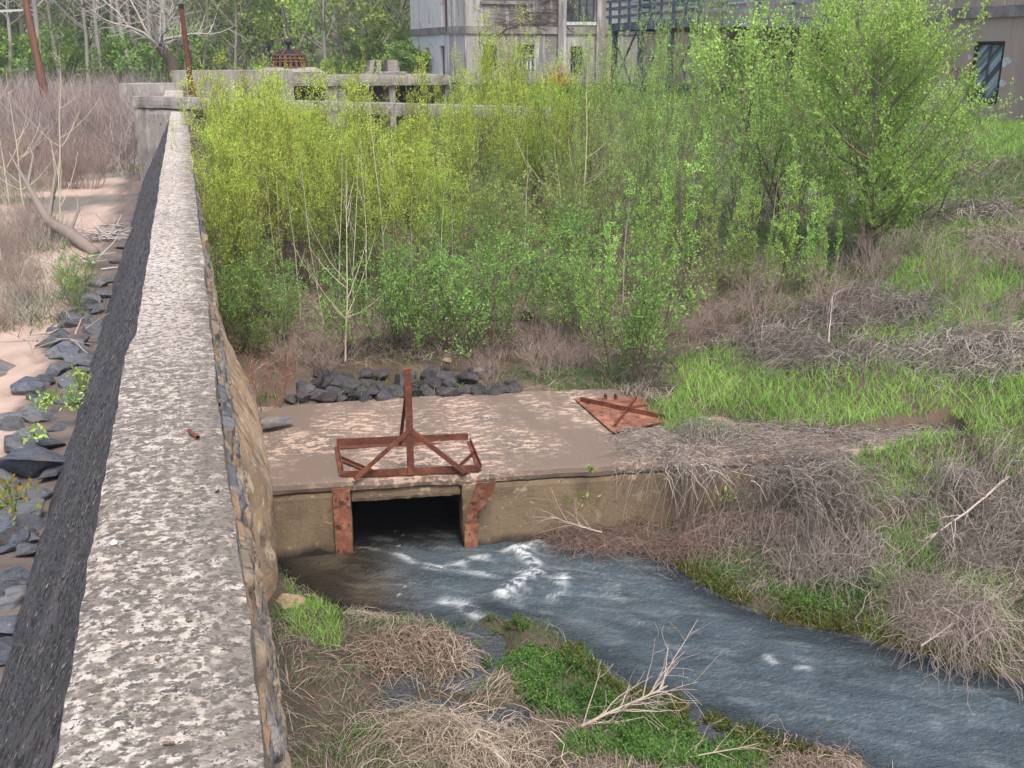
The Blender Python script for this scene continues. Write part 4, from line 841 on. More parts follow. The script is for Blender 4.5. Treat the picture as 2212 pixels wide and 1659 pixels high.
def plant(name, seed, H, stems=1, spread=.3, splay=.3, nb=10, bl=.35, bup=.5, nt=6, tl=.3, nl=8, ll=.06, lw=.025, ca=(.2, .35, .05), cb=(.3, .5, .08), bark=(.12, .10, .08), r0=.02, b0=.2, shape='even', ld=.6, droop=0., k=7, trunk_mat=None, asc=.8, colz=None, tw=True):
    """returns (trunk mesh, crown mesh)"""
    rg = np.random.default_rng(seed); g = Geo(); lf = Geo()
    a = rg.uniform(0, 2*np.pi, stems); rr_ = spread*np.sqrt(rg.uniform(0, 1, stems)); p0 = np.stack([rr_*np.cos(a), rr_*np.sin(a), 0*a-.1], 1)
    out = np.stack([np.cos(a), np.sin(a), 0*a], 1)*splay*(.3+rr_/max(spread, .01))[:, None]+rg.normal(size=(stems, 3))*.07; out[:, 2] = 0
    Ls = H*rg.uniform(.7, 1, stems) if stems > 1 else np.array([H]); d = norm(out+np.array([0, 0, 1.])); S = curves(p0, d, Ls, np.array([[0, 0, .08]])-out*.15, k, .05, rg)
    tt = np.linspace(0, 1, k); V, Q = tubes(S, r0*(1-.85*tt)[None]*(Ls/H)[:, None]*np.ones((stems, 1)), 5 if r0 > .04 else 4); g.add(V, Q, c=bark)
    allc = [S]
    if nb:
        P, T, i, t = on(S, nb, b0, .97, rg); r = radial(T, rg)
        if shape == 'round': bL = H*bl*np.sin(np.pi*(.18+.78*(t-b0)/(1-b0)))**.7
        elif shape == 'cone': bL = H*bl*(1.08-(t-b0)/(1-b0))
        else: bL = H*bl*(.45+.55*(1-t))
        bL = bL*rg.uniform(.6, 1.15, len(t)); dd = norm(T*asc*.6+r*(1-.35*asc)+np.array([0, 0, .15])); 
        B = curves(P, dd, bL, np.tile([[0, 0, bup]], (len(P), 1)), 6, .06, rg); 
        tb = np.linspace(0, 1, 6); V, Q = tubes(B, (r0*.42*(1-.75*t))[:, None]*(1-.8*tb)[None]+.002, 3); g.add(V, Q, c=bark); allc.append(B)
        if nt:
            P, T, i, t2 = on(B, nt, .15, .98, rg); r = radial(T, rg); tL = H*bl*tl*rg.uniform(.4, 1.1, len(P))*(1.15-.5*t2); dd = norm(T*.8+r*.7+np.array([0, 0, .1-droop]))
            Tw = curves(P, dd, tL, np.tile([[0, 0, .35*bup-droop]], (len(P), 1)), 4, .08, rg); allc.append(Tw)
            if tw: V, Q = tubes(Tw, np.full((len(P), 4), max(.0022, r0*.05))*np.array([1, .8, .6, .3]), 3); g.add(V, Q, c=bark)
    if nl:
        src = allc[-1]; P, T, i, t = on(src, nl, .1, 1, rg); r = radial(T, rg); n = len(P); P = P+r*ll*.25
        D = T*ld+r*.7+rg.normal(size=(n, 3))*.3-np.array([0, 0, droop]); L_ = ll*rg.uniform(.55, 1.25, n)
        cols = mixcol(ca, cb, n, rg, P)
        if colz is not None:
            h = np.clip(P[:, 2]/H, 0, 1)[:, None]; cols = cols*(1-h)+mixcol(*colz, n, rg, P)*h
        leaves(lf, P, D, L_, L_*lw/ll, cols, rg)
        if len(allc) > 2:      # some leaves on the branches too
            P, T, i, t = on(allc[1], max(2, nl//2), .3, 1, rg); n = len(P); L_ = ll*rg.uniform(.5, 1.1, n); leaves(lf, P, radial(T, rg)+T*.4, L_, L_*lw/ll, mixcol(ca, cb, n, rg, P), rg)
    return g.mesh(name+'_trunk', True), (lf.mesh(name+'_crown') if nl else None)
PROTO = {}
def proto(kind, nm, ms, p1='trunk', p2='crown'):
    r = empty(nm, (0, 0, -500)); obj(p1, ms[0], M['bark'], r)
    if ms[1]: obj(p2, ms[1], M['leaf'], r)
    PROTO.setdefault(kind, []).append(r); return r
used = set(); cnt = {}
def put(kind, p, s=1, label=None, cat=None, group=None, tilt=(0, 0), rz=None, vi=None):
    L_ = PROTO[kind]; i = cnt.get(kind, 0) if vi is None else vi; cnt[kind] = cnt.get(kind, 0)+1; src = L_[i % len(L_)]
    rz = rr.uniform(0, 6.28) if rz is None else rz
    if src.name not in used:
        used.add(src.name); src.location = p; src.rotation_euler = (*tilt, rz); src.scale = (s, s, s) if not hasattr(s, '__len__') else s; return props(src, label, cat, group)
    o = dup(src, p, rz, s, tilt); return props(o, label, cat, group)

YW = ((.46, .60, .09), (.68, .78, .17)); GW = ((.28, .42, .08), (.42, .56, .12)); GR = ((.18, .33, .08), (.34, .52, .15)); GD = ((.08, .18, .05), (.17, .30, .08)); LG = ((.32, .55, .12), (.50, .72, .20))
for s in range(4):
    proto('willow', 'willow_shrub', plant('w', 100+s, 4.3, stems=11, spread=.45, splay=.16, nb=11, bl=.24, bup=.55, nt=7, tl=.42, nl=13, ll=.058, lw=.021, ca=GW[0], cb=GW[1], colz=YW, bark=(.16, .12, .07), r0=.018, b0=.30, asc=1.3), 'stems', 'foliage')
for s in range(4):
    proto('shrub', 'green_shrub', plant('s', 200+s, 2.0, stems=7, spread=.3, splay=.4, nb=9, bl=.32, bup=.4, nt=6, tl=.45, nl=9, ll=.046, lw=.022, ca=GR[0], cb=GR[1], bark=(.13, .10, .08), r0=.012, b0=.12, shape='even', asc=.9), 'stems', 'foliage')
for s in range(3):
    proto('palebush', 'pale_green_shrub', plant('p', 250+s, 2.2, stems=6, spread=.35, splay=.35, nb=9, bl=.30, bup=.4, nt=5, tl=.45, nl=5, ll=.055, lw=.028, ca=(.26, .36, .08), cb=(.40, .50, .14), bark=(.24, .19, .14), r0=.012, b0=.15), 'stems', 'foliage')
for s in range(3):
    proto('shoot', 'leafy_sapling', plant('h', 300+s, 4.0, stems=3, spread=.3, splay=.1, nb=24, bl=.13, bup=.7, nt=3, tl=.5, nl=9, ll=.055, lw=.036, ca=LG[0], cb=LG[1], bark=(.22, .18, .13), r0=.018, b0=.12, asc=1.6, shape='cone'))
for s in range(4):
    proto('tall', 'shooting_tree', plant('t', 320+s, 6.0, stems=6, spread=.7, splay=.20, nb=15, bl=.26, bup=.75, nt=5, tl=.36, nl=13, ll=.056, lw=.034, ca=GR[1], cb=LG[0], colz=LG, bark=(.2, .16, .125), r0=.03, b0=.12, asc=1.4))
for s in range(3):
    proto('bare', 'bare_sapling', plant('b', 340+s, 4.0, stems=1, spread=.02, splay=.05, nb=11, bl=.42, bup=.45, nt=2, tl=.35, nl=0, bark=(.55, .50, .38), r0=.028, b0=.2, asc=.5, shape='cone'), 'trunk')
for s in range(3):
    proto('stick', 'thin_sapling', plant('k', 350+s, 3.4, stems=1, spread=.02, splay=.02, nb=3, bl=.2, bup=.4, nt=0, nl=0, bark=(.50, .46, .38), r0=.016, b0=.3, asc=1.2), 'trunk')
for s in range(3):
    proto('deadbush', 'dead_bush', plant('db', 360+s, 1.25, stems=12, spread=.15, splay=.55, nb=8, bl=.42, bup=.25, nt=4, tl=.5, nl=0, bark=(.33, .25, .22), r0=.008, b0=.2, asc=1.0), 'stems')
proto('redstem', 'red_stemmed_bush', plant('rs', 370, 1.1, stems=16, spread=.2, splay=.35, nb=6, bl=.3, bup=.3, nt=0, nl=2, ll=.03, lw=.015, ca=(.3, .2, .08), cb=(.4, .3, .1), bark=(.30, .13, .10), r0=.007, b0=.3, asc=1.2), 'stems', 'foliage')
def spt(px, py, z0=1.15): return drop(px*K, py*K, z0)
# ---- willows: column in the photo, distance, height of the top -> size
def put_top(kind, px, d, top, H, lab, cat, grp, wide=1.):
    p = atd(px, 100, d); z = T1(p.x, p.y); k_ = (atd(px, top, d).z-z)/(H*(.86 if kind == 'tall' or px > 345 else 1.0)); put(kind, Vector((p.x, p.y, z)), (k_*wide, k_*wide, k_), lab, cat, grp)
gW = 'willows growing beside the dam wall'
for (px, d, top, wd) in [(230, 29, 68, .8), (214, 31, 92, .7), (244, 28, 92, .9), (262, 30, 78, .9), (283, 28, 70, 1), (300, 27, 90, .9), (330, 26, 108, .9), (222, 23, 104, .8), (250, 23, 112, .95), (285, 23, 118, .9), (216, 19, 150, .75), (232, 19.5, 152, .9), (310, 22, 140, .85), (345, 23, 150, .8), (234, 26, 80, .8), (316, 29, 100, .9), (270, 25.5, 96, .9)]:
    put_top('willow', px, d, top, 4.3, 'tall yellow-green willow clump with brown stems in the thicket against the dam wall', 'willow', gW, wd)
gW2 = 'willows in the middle of the thicket'
for (px, d, top, wd) in [(384, 24, 112, .95), (368, 23, 135, .8), (405, 23, 135, .85), (425, 24, 150, .8), (442, 23, 172, .75), (392, 21, 165, .8)]:
    put_top('willow', px, d, top, 4.3, 'yellow-green willow clump in the middle of the thicket behind the riprap', 'willow', gW2, wd)
gW3 = 'willows before the headworks'
for (px, d, top, wd) in [(352, 44, 76, .6), (424, 34, 98, .5), (498, 40, 42, .85), (482, 39, 64, .8), (518, 40, 66, .85), (540, 39, 88, .8), (500, 34, 100, .8), (470, 33, 105, .8), (530, 32, 120, .8), (520, 29.5, 98, .8), (552, 29, 84, .7), (566, 28.5, 100, .8), (455, 31, 100, .7)]:
    put_top('willow', px, d, top, 4.3, 'pale yellow-green willow rising past the cross wall toward the grey tower', 'willow', gW3, wd)
gS = 'green shrubs of the thicket floor'
S_ = [(850+rr.uniform(-10, 10), 745), (930, 740), (800, 770), (980, 760), (1060, 750), (900, 780), (1150, 700), (1000, 690), (1080, 650), (1180, 640), (1230, 700), (1230, 740), (1050, 790), (1200, 600), (1100, 590), (1020, 600), (950, 650), (780, 700), (720, 640), (680, 660), (1250, 620), (1150, 540), (1080, 520), (990, 500), (960, 450), (1030, 450), (1230, 520), (1280, 560), (760, 600), (1120, 460), (1180, 480), (1300, 490), (1050, 400), (1250, 440), (1000, 400)]
for (x, y) in S_[::2]+S_[1:16:2]:
    put('shrub', spt(x+rr.uniform(-12, 12), y+rr.uniform(-8, 8)), rr.uniform(.8, 1.15), 'mid-green leafy shrub in the thicket between the willows and the tall trees', 'shrub', gS)
for (x, y) in [(1120, 620), (1060, 560), (1010, 560), (1180, 560), (1240, 560), (1060, 480), (1150, 430), (970, 580), (750, 520), (710, 590), (1210, 470)]:
    put('palebush', spt(x, y), rr.uniform(.9, 1.25), 'pale green thin-leaved shrub in the middle of the thicket', 'shrub', 'pale shrubs of the thicket')
for i, (x, y, s) in enumerate([(495, 760, 1.05), (520, 740, 1.0), (485, 690, 1.1), (575, 765, .7), (600, 740, .75), (545, 700, .9)]):
    put('shrub', spt(x, y), s, 'bright green shrub crowding the foot of the dam wall beside the plaster skirt', 'shrub', 'shrubs at the dam foot')
put('redstem', spt(575, 880), 1.0, 'dead bush with reddish stems in the corner of slab and dam wall', 'bush')
put('deadbush', spt(1115, 868), 1.25, 'leafless pinkish-grey bush at the rear edge of the slab, right of the riprap', 'bush')
for (x, y, s) in [(1180, 820, .8), (1060, 850, .6), (1240, 800, .7), (640, 800, .6), (700, 820, .6), (720, 780, .8)]:
    put('deadbush', spt(x, y), s, 'small leafless bush at the front edge of the thicket', 'bush', 'leafless bushes')
# tall shooting trees towards the building
gT = 'tall leafy trees before the mill'
for (px, d, top, wd) in [(575, 28, 84, .8), (596, 29, 42, .45), (618, 27, 76, .8), (640, 30, 60, .6), (660, 29, 52, .6), (676, 27, 86, .8), (692, 28, 6, .42), (714, 28, 12, .42), (728, 26, 52, .7), (745, 27, 50, .7), (655, 23, 130, .8), (700, 23, 110, .8), (735, 22.5, 120, .8), (610, 24, 130, .8), (765, 26, 40, .7), (575, 24, 150, .8), (680, 32, 50, .7), (630, 33, 66, .8)]:
    put_top('tall', px, d, top, 6.0, 'tall leafy tree of many upright shoots in the group in front of the mill', 'tree', gT, wd)
gH = 'columnar leafy saplings'
for (x, y, s) in [(1470, 640, .90), (1500, 660, .7), (1685, 640, .82), (1720, 640, .6), (1640, 660, .55), (1750, 620, .6), (1440, 650, .75), (1390, 700, .62), (1330, 690, .6), (1300, 720, .5), (1560, 640, .6), (1600, 620, .62), (1790, 600, .45), (1270, 760, .5), (1400, 740, .45), (1350, 640, .7)]:
    put('shoot', spt(x, y, 1.3), s, 'slender bright green sapling with leaves close along its upright stem, at the thicket front', 'sapling', gH)
put('shrub', spt(1350, 835), 1.25, 'bright green bushy shrub standing just behind the flat rusty plate', 'shrub')
put('shrub', spt(1320, 800), 1.1, 'green shrub just behind the bushy one at the rusty plate', 'shrub')
put('bare', spt(1262, 560), 1.13, 'large bare pale sapling with ascending whitish branches in the middle of the thicket', 'sapling', vi=0)
put('bare', spt(1225, 580), .7, 'small bare pale sapling left of the large one', 'sapling', vi=1)
put('bare', spt(745, 780), .8, 'forked bare sapling behind the left end of the riprap', 'sapling', vi=2)
gK = 'thin pale stems'
for (x, y, s) in [(835, 660, 1.25), (852, 660, 1.0), (870, 650, .8), (893, 640, .95), (912, 640, .7), (980, 650, .7), (760, 700, 1.), (800, 640, .8), (1125, 640, .9), (1345, 660, .7), (700, 700, .9), (650, 690, .75), (735, 720, 1.0), (620, 650, .7), (605, 680, .8), (1650, 600, .7), (1500, 560, .8), (1130, 600, .6), (940, 690, .8), (790, 690, 1.0)]:
    put('stick', spt(x, y), s, 'thin straight whitish bare stem standing in the thicket', 'sapling', gK, tilt=(rr.uniform(-.06, .06), rr.uniform(-.06, .06)))
# ---- the big tree on the bank
bt = plant('bt', 501, 4.9, stems=2, spread=.12, splay=.32, nb=46, bl=.52, bup=.36, nt=17, tl=.42, nl=32, ll=.060, lw=.040, ca=GR[0], cb=LG[0], colz=LG, bark=(.22, .17, .13), r0=.085, b0=.08, asc=.55, shape='round', k=8)
proto('bigtree', 'spreading_tree', bt); bp = spt(1875, 560, 2.0)
put('bigtree', bp, (.80, .80, 1.02), 'broad spreading bright green tree with a brown trunk on the right bank', 'tree')
g = plant('bt2', 505, 4.0, stems=3, spread=.5, splay=.45, nb=20, bl=.5, bup=.4, nt=11, tl=.45, nl=13, ll=.07, lw=.046, ca=GR[0], cb=GR[1], colz=LG, bark=(.17, .13, .10), r0=.04, b0=.08, asc=.7, shape='round')
proto('midtree', 'bushy_tree', g)
g = Geo(); P = np.array(atd(556, 84, 62))+np.zeros((500, 3)); P[:, 2] = terrain(P[:, 0], P[:, 1]); a_ = norm(rng.normal(size=(500, 3))*np.array([1, 1, .6])+np.array([0, 0, .8])); l_ = rng.uniform(.5, 1.5, 500)
V, Q, Cc = strips(P+rng.normal(size=P.shape)*np.array([.4, .4, 0]), P+a_*l_[:, None]*.5, P+a_*l_[:, None], np.full(500, .07), mixcol((.35, .13, .06), (.5, .24, .12), 500, rng), 3, rng=rng); g.add(V, Q, c=Cc); obj('rusty_bush', g.mesh('rb'), M['straw'], None, label='orange-brown dead bush at the foot of the grey tower', cat='bush')
put('midtree', spt(1750, 500, 1.9), 1.08, 'bushy bright green tree growing left of the broad spreading tree', 'tree'); put('midtree', spt(2000, 470, 2.4), .72, 'smaller bushy green tree growing right behind the broad spreading tree', 'tree')

# ------------------------------------------------------------------ background woods
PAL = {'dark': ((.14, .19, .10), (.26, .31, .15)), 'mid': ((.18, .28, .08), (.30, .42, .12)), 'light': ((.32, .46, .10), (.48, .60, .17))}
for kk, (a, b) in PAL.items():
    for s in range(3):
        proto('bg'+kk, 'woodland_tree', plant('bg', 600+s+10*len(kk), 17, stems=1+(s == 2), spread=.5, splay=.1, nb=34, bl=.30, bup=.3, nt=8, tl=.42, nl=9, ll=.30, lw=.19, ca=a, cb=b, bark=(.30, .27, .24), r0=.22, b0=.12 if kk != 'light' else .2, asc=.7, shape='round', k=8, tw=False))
for s in range(2):
    proto('bgbare', 'bare_woodland_tree', plant('bgb', 640+s, 15, stems=1, spread=.1, splay=.1, nb=26, bl=.38, bup=.25, nt=10, tl=.4, nl=0, bark=(.34, .31, .29), r0=.22, b0=.3, asc=.6, shape='round', k=8), 'trunk')
for s in range(3):
    proto('bgbush', 'understory_bush', plant('bgu', 660+s, 4.5, stems=6, spread=1.2, splay=.5, nb=10, bl=.4, bup=.3, nt=6, tl=.45, nl=9, ll=.26, lw=.17, ca=PAL['mid'][0], cb=PAL['mid'][1], bark=(.12, .10, .08), r0=.05, b0=.05, tw=False), 'stems', 'foliage')
def far_put(kind, px, d, s, lab, cat, grp):
    p = atd(px, 60, d); z = T1(p.x, p.y); put(kind, Vector((p.x, p.y, z-.3)), s, lab, cat, grp)
for i in range(62):
    px = -60+i*8.4+rr.uniform(-8, 8); d = (88, 104, 122, 96, 142)[i % 5]+rr.uniform(-4, 4)
    k_ = ('bgdark' if rr.random() < .6 else 'bgmid') if px < 190 else (('bgmid' if rr.random() < .45 else 'bglight') if px < 330 else ('bglight' if rr.random() < .6 else 'bgmid'))  # darker leaf palettes at left, lighter ones toward the right
    lb = {'bgdark': 'dark green tree in the woods at far left', 'bgmid': 'mid-green tree in the woods beyond the dam', 'bglight': 'light yellow-green tree in the woods beyond the headworks'}[k_]
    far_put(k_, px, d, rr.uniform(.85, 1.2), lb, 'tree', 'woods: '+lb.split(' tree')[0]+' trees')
for px, d in ((60, 82), (112, 86), (150, 80), (20, 90), (168, 74), (140, 88), (85, 80), (-15, 84), (215, 90), (240, 95), (35, 78), (72, 90), (98, 79), (125, 92), (180, 84), (262, 88), (320, 86), (5, 76), (48, 94), (133, 77), (345, 92)):
    far_put('bgbare', px, d, rr.uniform(.8, 1.05), 'leafless pale grey tree standing at the front of the far woods', 'tree', 'leafless trees of the woods')
for i in range(44):
    px = -40+i*11+rr.uniform(-4, 4)
    if i % 2: continue
    far_put('bgbush', px, (78, 84, 92)[i % 3]+rr.uniform(-3, 3), rr.uniform(.7, 1.2), 'green bush along the foot of the far woods', 'bush', 'bushes at the foot of the woods')
for i in range(44):
    px = -10+i*3.4+rr.uniform(-5, 5); d = rr.choice((37, 41, 46, 52, 58)); p = atd(px, 100, d)
    if p.x > -3.2: continue
    p.z = T1(p.x, p.y); put('deadbush', p, rr.uniform(1.1, 2.0), 'leafless grey bush in the scrub of the far left bank', 'bush', 'leafless scrub of the left bank')
for i in range(14):
    x, y = rr.choice(((15, 560), (30, 600), (40, 640), (60, 560), (20, 480), (70, 500), (10, 690), (90, 430))); put('deadbush', drop((x+rr.uniform(-25, 25))*K, (y+rr.uniform(-25, 25))*K, 1.5), rr.uniform(.5, 1.0), 'tangled grey leafless bush on the sand at the left edge of the photo', 'bush', 'leafless tangles on the sand')
for (x, y, s) in [(1800, 690, 1.0), (1900, 610, 1.0), (1560, 720, .8), (2050, 640, 1.1), (2180, 600, 1.0), (1640, 700, .9), (2120, 760, .9), (1480, 740, .7)]:
    put('deadbush', spt(x, y, 1.8), s, 'leafless grey bush among the dead brush on the right slope', 'bush', 'leafless bushes of the right slope')
# leaning dead trunk by the post
lt = atd(175, 74, 64); g = Geo(); e = np.array(atd(158, 45, 64))-np.array(lt)
V, Q = tubes(np.array([[(0, 0, -1), tuple(e*.5+np.array([.25, 0, 0])), tuple(e)]]), np.array([[.38, .34, .26]]), 8); g.add(V, Q, c=(.10, .075, .06))
nb_ = 9; d0 = norm(rng.normal(size=(nb_, 3))*np.array([1, .7, .6])+np.array([.1, 0, .5])); B = curves(np.tile(e, (nb_, 1)), d0, rng.uniform(2.5, 5.5, nb_), np.tile([[0, 0, .25]], (nb_, 1)), 9, .22, rng); V, Q = tubes(B, np.linspace(.10, .02, 9)[None]*np.ones((nb_, 1)), 4); g.add(V, Q, c=(.36, .33, .31))
P, T, i, t = on(B, 14, .1, 1, rng); Tw = curves(P, norm(T*.5+radial(T, rng)), rng.uniform(.5, 2.2, len(P)), np.tile([[0, 0, .1]], (len(P), 1)), 6, .2, rng); V, Q = tubes(Tw, np.linspace(.028, .012, 6)[None]*np.ones((len(P), 1)), 3); g.add(V, Q, c=(.42, .39, .36))
P, T, i, t = on(Tw, 4, .1, 1, rng); Tw = curves(P, norm(T*.6+radial(T, rng)), rng.uniform(.3, .9, len(P)), np.tile([[0, 0, .1]], (len(P), 1)), 4, .2, rng); V, Q = tubes(Tw, np.full((len(P), 4), .010), 3); g.add(V, Q, c=(.42, .39, .36))
o = obj('dead_tree', g.mesh('dt', True), M['bark'], None, label='thick dark leaning broken trunk with pale bare twigs behind the cross wall', cat='tree'); o.location = lt

# ------------------------------------------------------------------ left bank: brush, saplings, driftwood
def brush(name, pts, h, n, cols, L=(.5, 1.4), w=.012, lab=None, cat=None, kind='stuff', spread=1.5, sp_=(.8, .8), mat='straw'):
    pts = np.array(pts); i = rng.integers(0, len(pts), n); P = pts[i]+rng.normal(size=(n, 2))*spread; z = terrain(P[:, 0], P[:, 1]); P0 = np.stack([P[:, 0], P[:, 1], z-.02], 1)
    l = rng.uniform(*L, n)*h*(.35+1.3*sm(fbm(P[:, 0]*.35, P[:, 1]*.35, 231, 3), .3, .7)); a = norm(np.stack([rng.normal(size=n)*sp_[0], rng.normal(size=n)*sp_[0], np.ones(n)*sp_[1]], 1)); P1 = P0+a*l[:, None]*.5; b = rng.normal(size=(n, 3))*.35; P2 = P1+(a+b)*l[:, None]*.5
    V, Q, Cc = strips(P0, P1, P2, np.full(n, w), mixcol(*cols, n, rng), 3, rng=rng); return obj(name, npmesh(name, V, Q, None, Cc), M[mat], None, label=lab, cat=cat, kind=kind)
ST = ((.16, .115, .09), (.50, .40, .33)); PU = ((.15, .125, .11), (.47, .42, .38)); GG = ((.06, .15, .03), (.14, .28, .05))
pts = []
for px in np.arange(-40, 140, 4):
    for d in (44, 48, 53, 58, 64, 70): p = atd(px, 100, d); pts.append((p.x, p.y))
brush('dry_brush', pts, 1.15, 60000, ((.28, .23, .225), (.46, .39, .37)), L=(.4, 1.6), w=.03, lab='purple-grey dry brush covering the far left bank below the woods', cat='brush', spread=1.4, sp_=(.8, 1))
pts = [tuple(at(px, py, 1.5))[:2] for px, py in ((60, 166), (80, 165), (100, 166), (120, 168), (40, 170), (110, 160), (20, 172))]
brush('grass_strip', pts, .35, 9000, GG, w=.03, lab='strip of green grass between the sand and the dry brush', cat='grass', spread=1.0, mat='leaf')
pts = [tuple(at(px, py, 1.5))[:2] for px, py in ((10, 200), (10, 225), (30, 240), (8, 250), (5, 275), (40, 250), (15, 215), (20, 262), (5, 300), (25, 300), (15, 190), (30, 185), (8, 320))]
brush('left_brush', pts, .42, 9000, PU, L=(.3, 1.7), w=.008, lab='tangled grey brush with low green weeds on the sand at the left edge', cat='brush', spread=.5)
brush('left_weeds', pts, .3, 3200, GD, L=(.3, 1.1), w=.02, lab='low dark green weeds under the brush at the left edge', cat='weeds', spread=.5, mat='leaf')
for (x, y, s, lab) in ((60, 470, 1.0, 'bare forked sapling rising from the driftwood log, left bank'), (130, 520, 1.05, 'tall bare sapling just left of the driftwood log end'), (10, 600, .8, 'bare sapling at the left edge beside the weeds'), (20, 440, 1.05, 'bare sapling at the far left edge above the sand')):
    put('bare', drop(x*K, y*K, 1.5), s, lab, 'sapling')
for x, y, s in ((185, 690, .62), (165, 640, .5)):
    put('shrub', drop(x*K, y*K, 1.5), s*1.0, {.62: 'small green-leaved sapling among the blue-grey rocks at the dam toe', .5: 'tiny green sapling behind the rocks at the dam toe'}[s], 'shrub')
g = Geo(); pl = [at(205*K, 545*K, 1.55), at(150*K, 505*K, 1.72), at(105*K, 480*K, 1.95), at(60*K, 400*K, 2.7), at(20*K, 330*K, 3.4)]
pl = [pl[0]+Vector((.03, -.01, 0)), *pl]; V, Q = tubes(np.array([[tuple(p) for p in pl]]), np.array([[.005, .12, .17, .13, .055, .02]]), 8); pl = pl[1:]; g.add(V, Q, c=(.22, .18, .16))
for a, b in ((pl[1], at(75*K, 470*K, 1.9)), (pl[1], at(165*K, 420*K, 2.6)), (pl[2], at(110*K, 300*K, 3.6)), (pl[2], at(130*K, 250*K, 4.0)), (pl[3], at(60*K, 300*K, 3.6))):
    mid = (a+b)/2+Vector((.15, 0, .1)); V, Q = tubes(np.array([[tuple(a), tuple(mid), tuple(b)]]), np.array([[.05, .035, .01]]), 5); g.add(V, Q, c=(.24, .20, .17))
obj('driftwood_log', g.mesh('log', True), M['bark'], None, label='fallen grey-brown log with upturned branches lying on the sandy left bank', cat='log')
def sticks(px, py, z, n, L, rad, col, lab, nm='stick_pile'):
    c = np.array(at(px*K, py*K, z)); c[2] = z; P0 = c+rng.normal(size=(n, 3))*np.array([rad, rad, .08]); d = norm(rng.normal(size=(n, 3))*np.array([1, 1, .3])); B = curves(P0, d, rng.uniform(.4, 1, n)*L, rng.normal(size=(n, 3))*.15, 6, .1, rng); B[..., 2] = np.maximum(B[..., 2], z-.05)
    V, Q = tubes(B, np.linspace(.02, .008, 6)[None]*rng.uniform(.4, 1.2, (n, 1)), 4); g = Geo(); g.add(V, Q, c=col); return obj(nm, g.mesh(nm, True), M['bark'], None, label=lab, cat='sticks')
sticks(225, 505, 1.6, 60, 1.1, .3, (.42, .39, .38), 'heap of pale dead sticks against the blue-grey rocks at the dam toe')
sticks(150, 575, 1.52, 16, 1.0, .3, (.48, .45, .44), 'few white weathered branches lying on the sand')
sticks(130, 720, 1.6, 14, .7, .4, (.35, .3, .27), 'scatter of small twigs between the rocks and the flat boulder')

# ------------------------------------------------------------------ ground cover
def wedge(n, r0, r1, a0=-33, a1=40):
    r = np.exp(rng.uniform(np.log(r0), np.log(r1), n)); a = YAW+np.radians(rng.uniform(a0, a1, n)); return r*np.sin(a), r*np.cos(a), r
AQ = [poly([(1000, 1345), (1060, 1322), (1180, 1360), (1290, 1425), (1400, 1500), (1470, 1530), (1420, 1600), (1300, 1560), (1180, 1560), (1080, 1480), (1040, 1400)], .1),
      poly([(1420, 1195), (1500, 1262), (1600, 1312), (1700, 1352), (1810, 1368), (1900, 1395), (2212, 1478), (2212, 1400), (1980, 1350), (1900, 1330), (1880, 1260), (1640, 1250), (1560, 1230)], .12),
      poly([(1560, 1540), (1700, 1590), (1900, 1670), (1700, 1659), (1200, 1659), (1250, 1600), (1450, 1560)], .1)]
GP = [poly([(1400, 880), (1480, 770), (1700, 780), (1850, 740), (2000, 720), (2260, 790), (2260, 890), (2130, 910), (2060, 975), (1980, 975), (1780, 990), (1520, 930)], 1.3), poly([(1870, 1060), (2060, 1070), (2090, 1200), (1900, 1230)], .9), poly([(2000, 840), (2260, 860), (2260, 1000), (2080, 960)], 1.3), poly([(1640, 640), (1800, 620), (1900, 700), (1700, 720)], 1.6), poly([(2060, 1180), (2200, 1200), (2180, 1260), (2080, 1250)], .7),
      poly([(2060, 275), (2250, 270), (2250, 350), (2120, 350)], 3.2), poly([(1900, 560), (2060, 480), (2212, 470), (2212, 580), (1980, 640)], 2.4), poly([(1460, 770), (1620, 700), (1700, 760), (1560, 880), (1430, 900)], 1.25)]
TUF = [poly([(570, 1240), (600, 1230), (620, 1290), (585, 1300)], .2), poly([(640, 1290), (700, 1280), (740, 1345), (730, 1400), (620, 1400), (590, 1320)], .2)]
def zone(x, y):
    aq = np.zeros(x.shape, bool); gp = aq.copy(); tu = aq.copy()
    jx = x+.25*(fbm(x*2, y*2, 141, 3)-.5)*2; jy = y+.25*(fbm(x*2, y*2, 143, 3)-.5)*2
    for P in AQ: aq |= inpoly(jx, jy, P)
    for P in GP: gp |= inpoly(jx, jy, P)
    for P in TUF: tu |= inpoly(jx, jy, P)
    return aq, gp, tu
def valid(x, y, z, stream_ok=.04):
    lx, ly = cloc(x, y); ok = (x > np.where(y < 10.3, .36, .6)) & ~inpoly(x, y, STREAM)
    ok &= ~((lx > -.5) & (lx < 9.3) & (ly > -.05) & (ly < 3.05) & (z < 1.0))
    ok &= ~((x > MX-.2) & (y > 18)); ok &= ~((x > 16) & (y > 65)); return ok
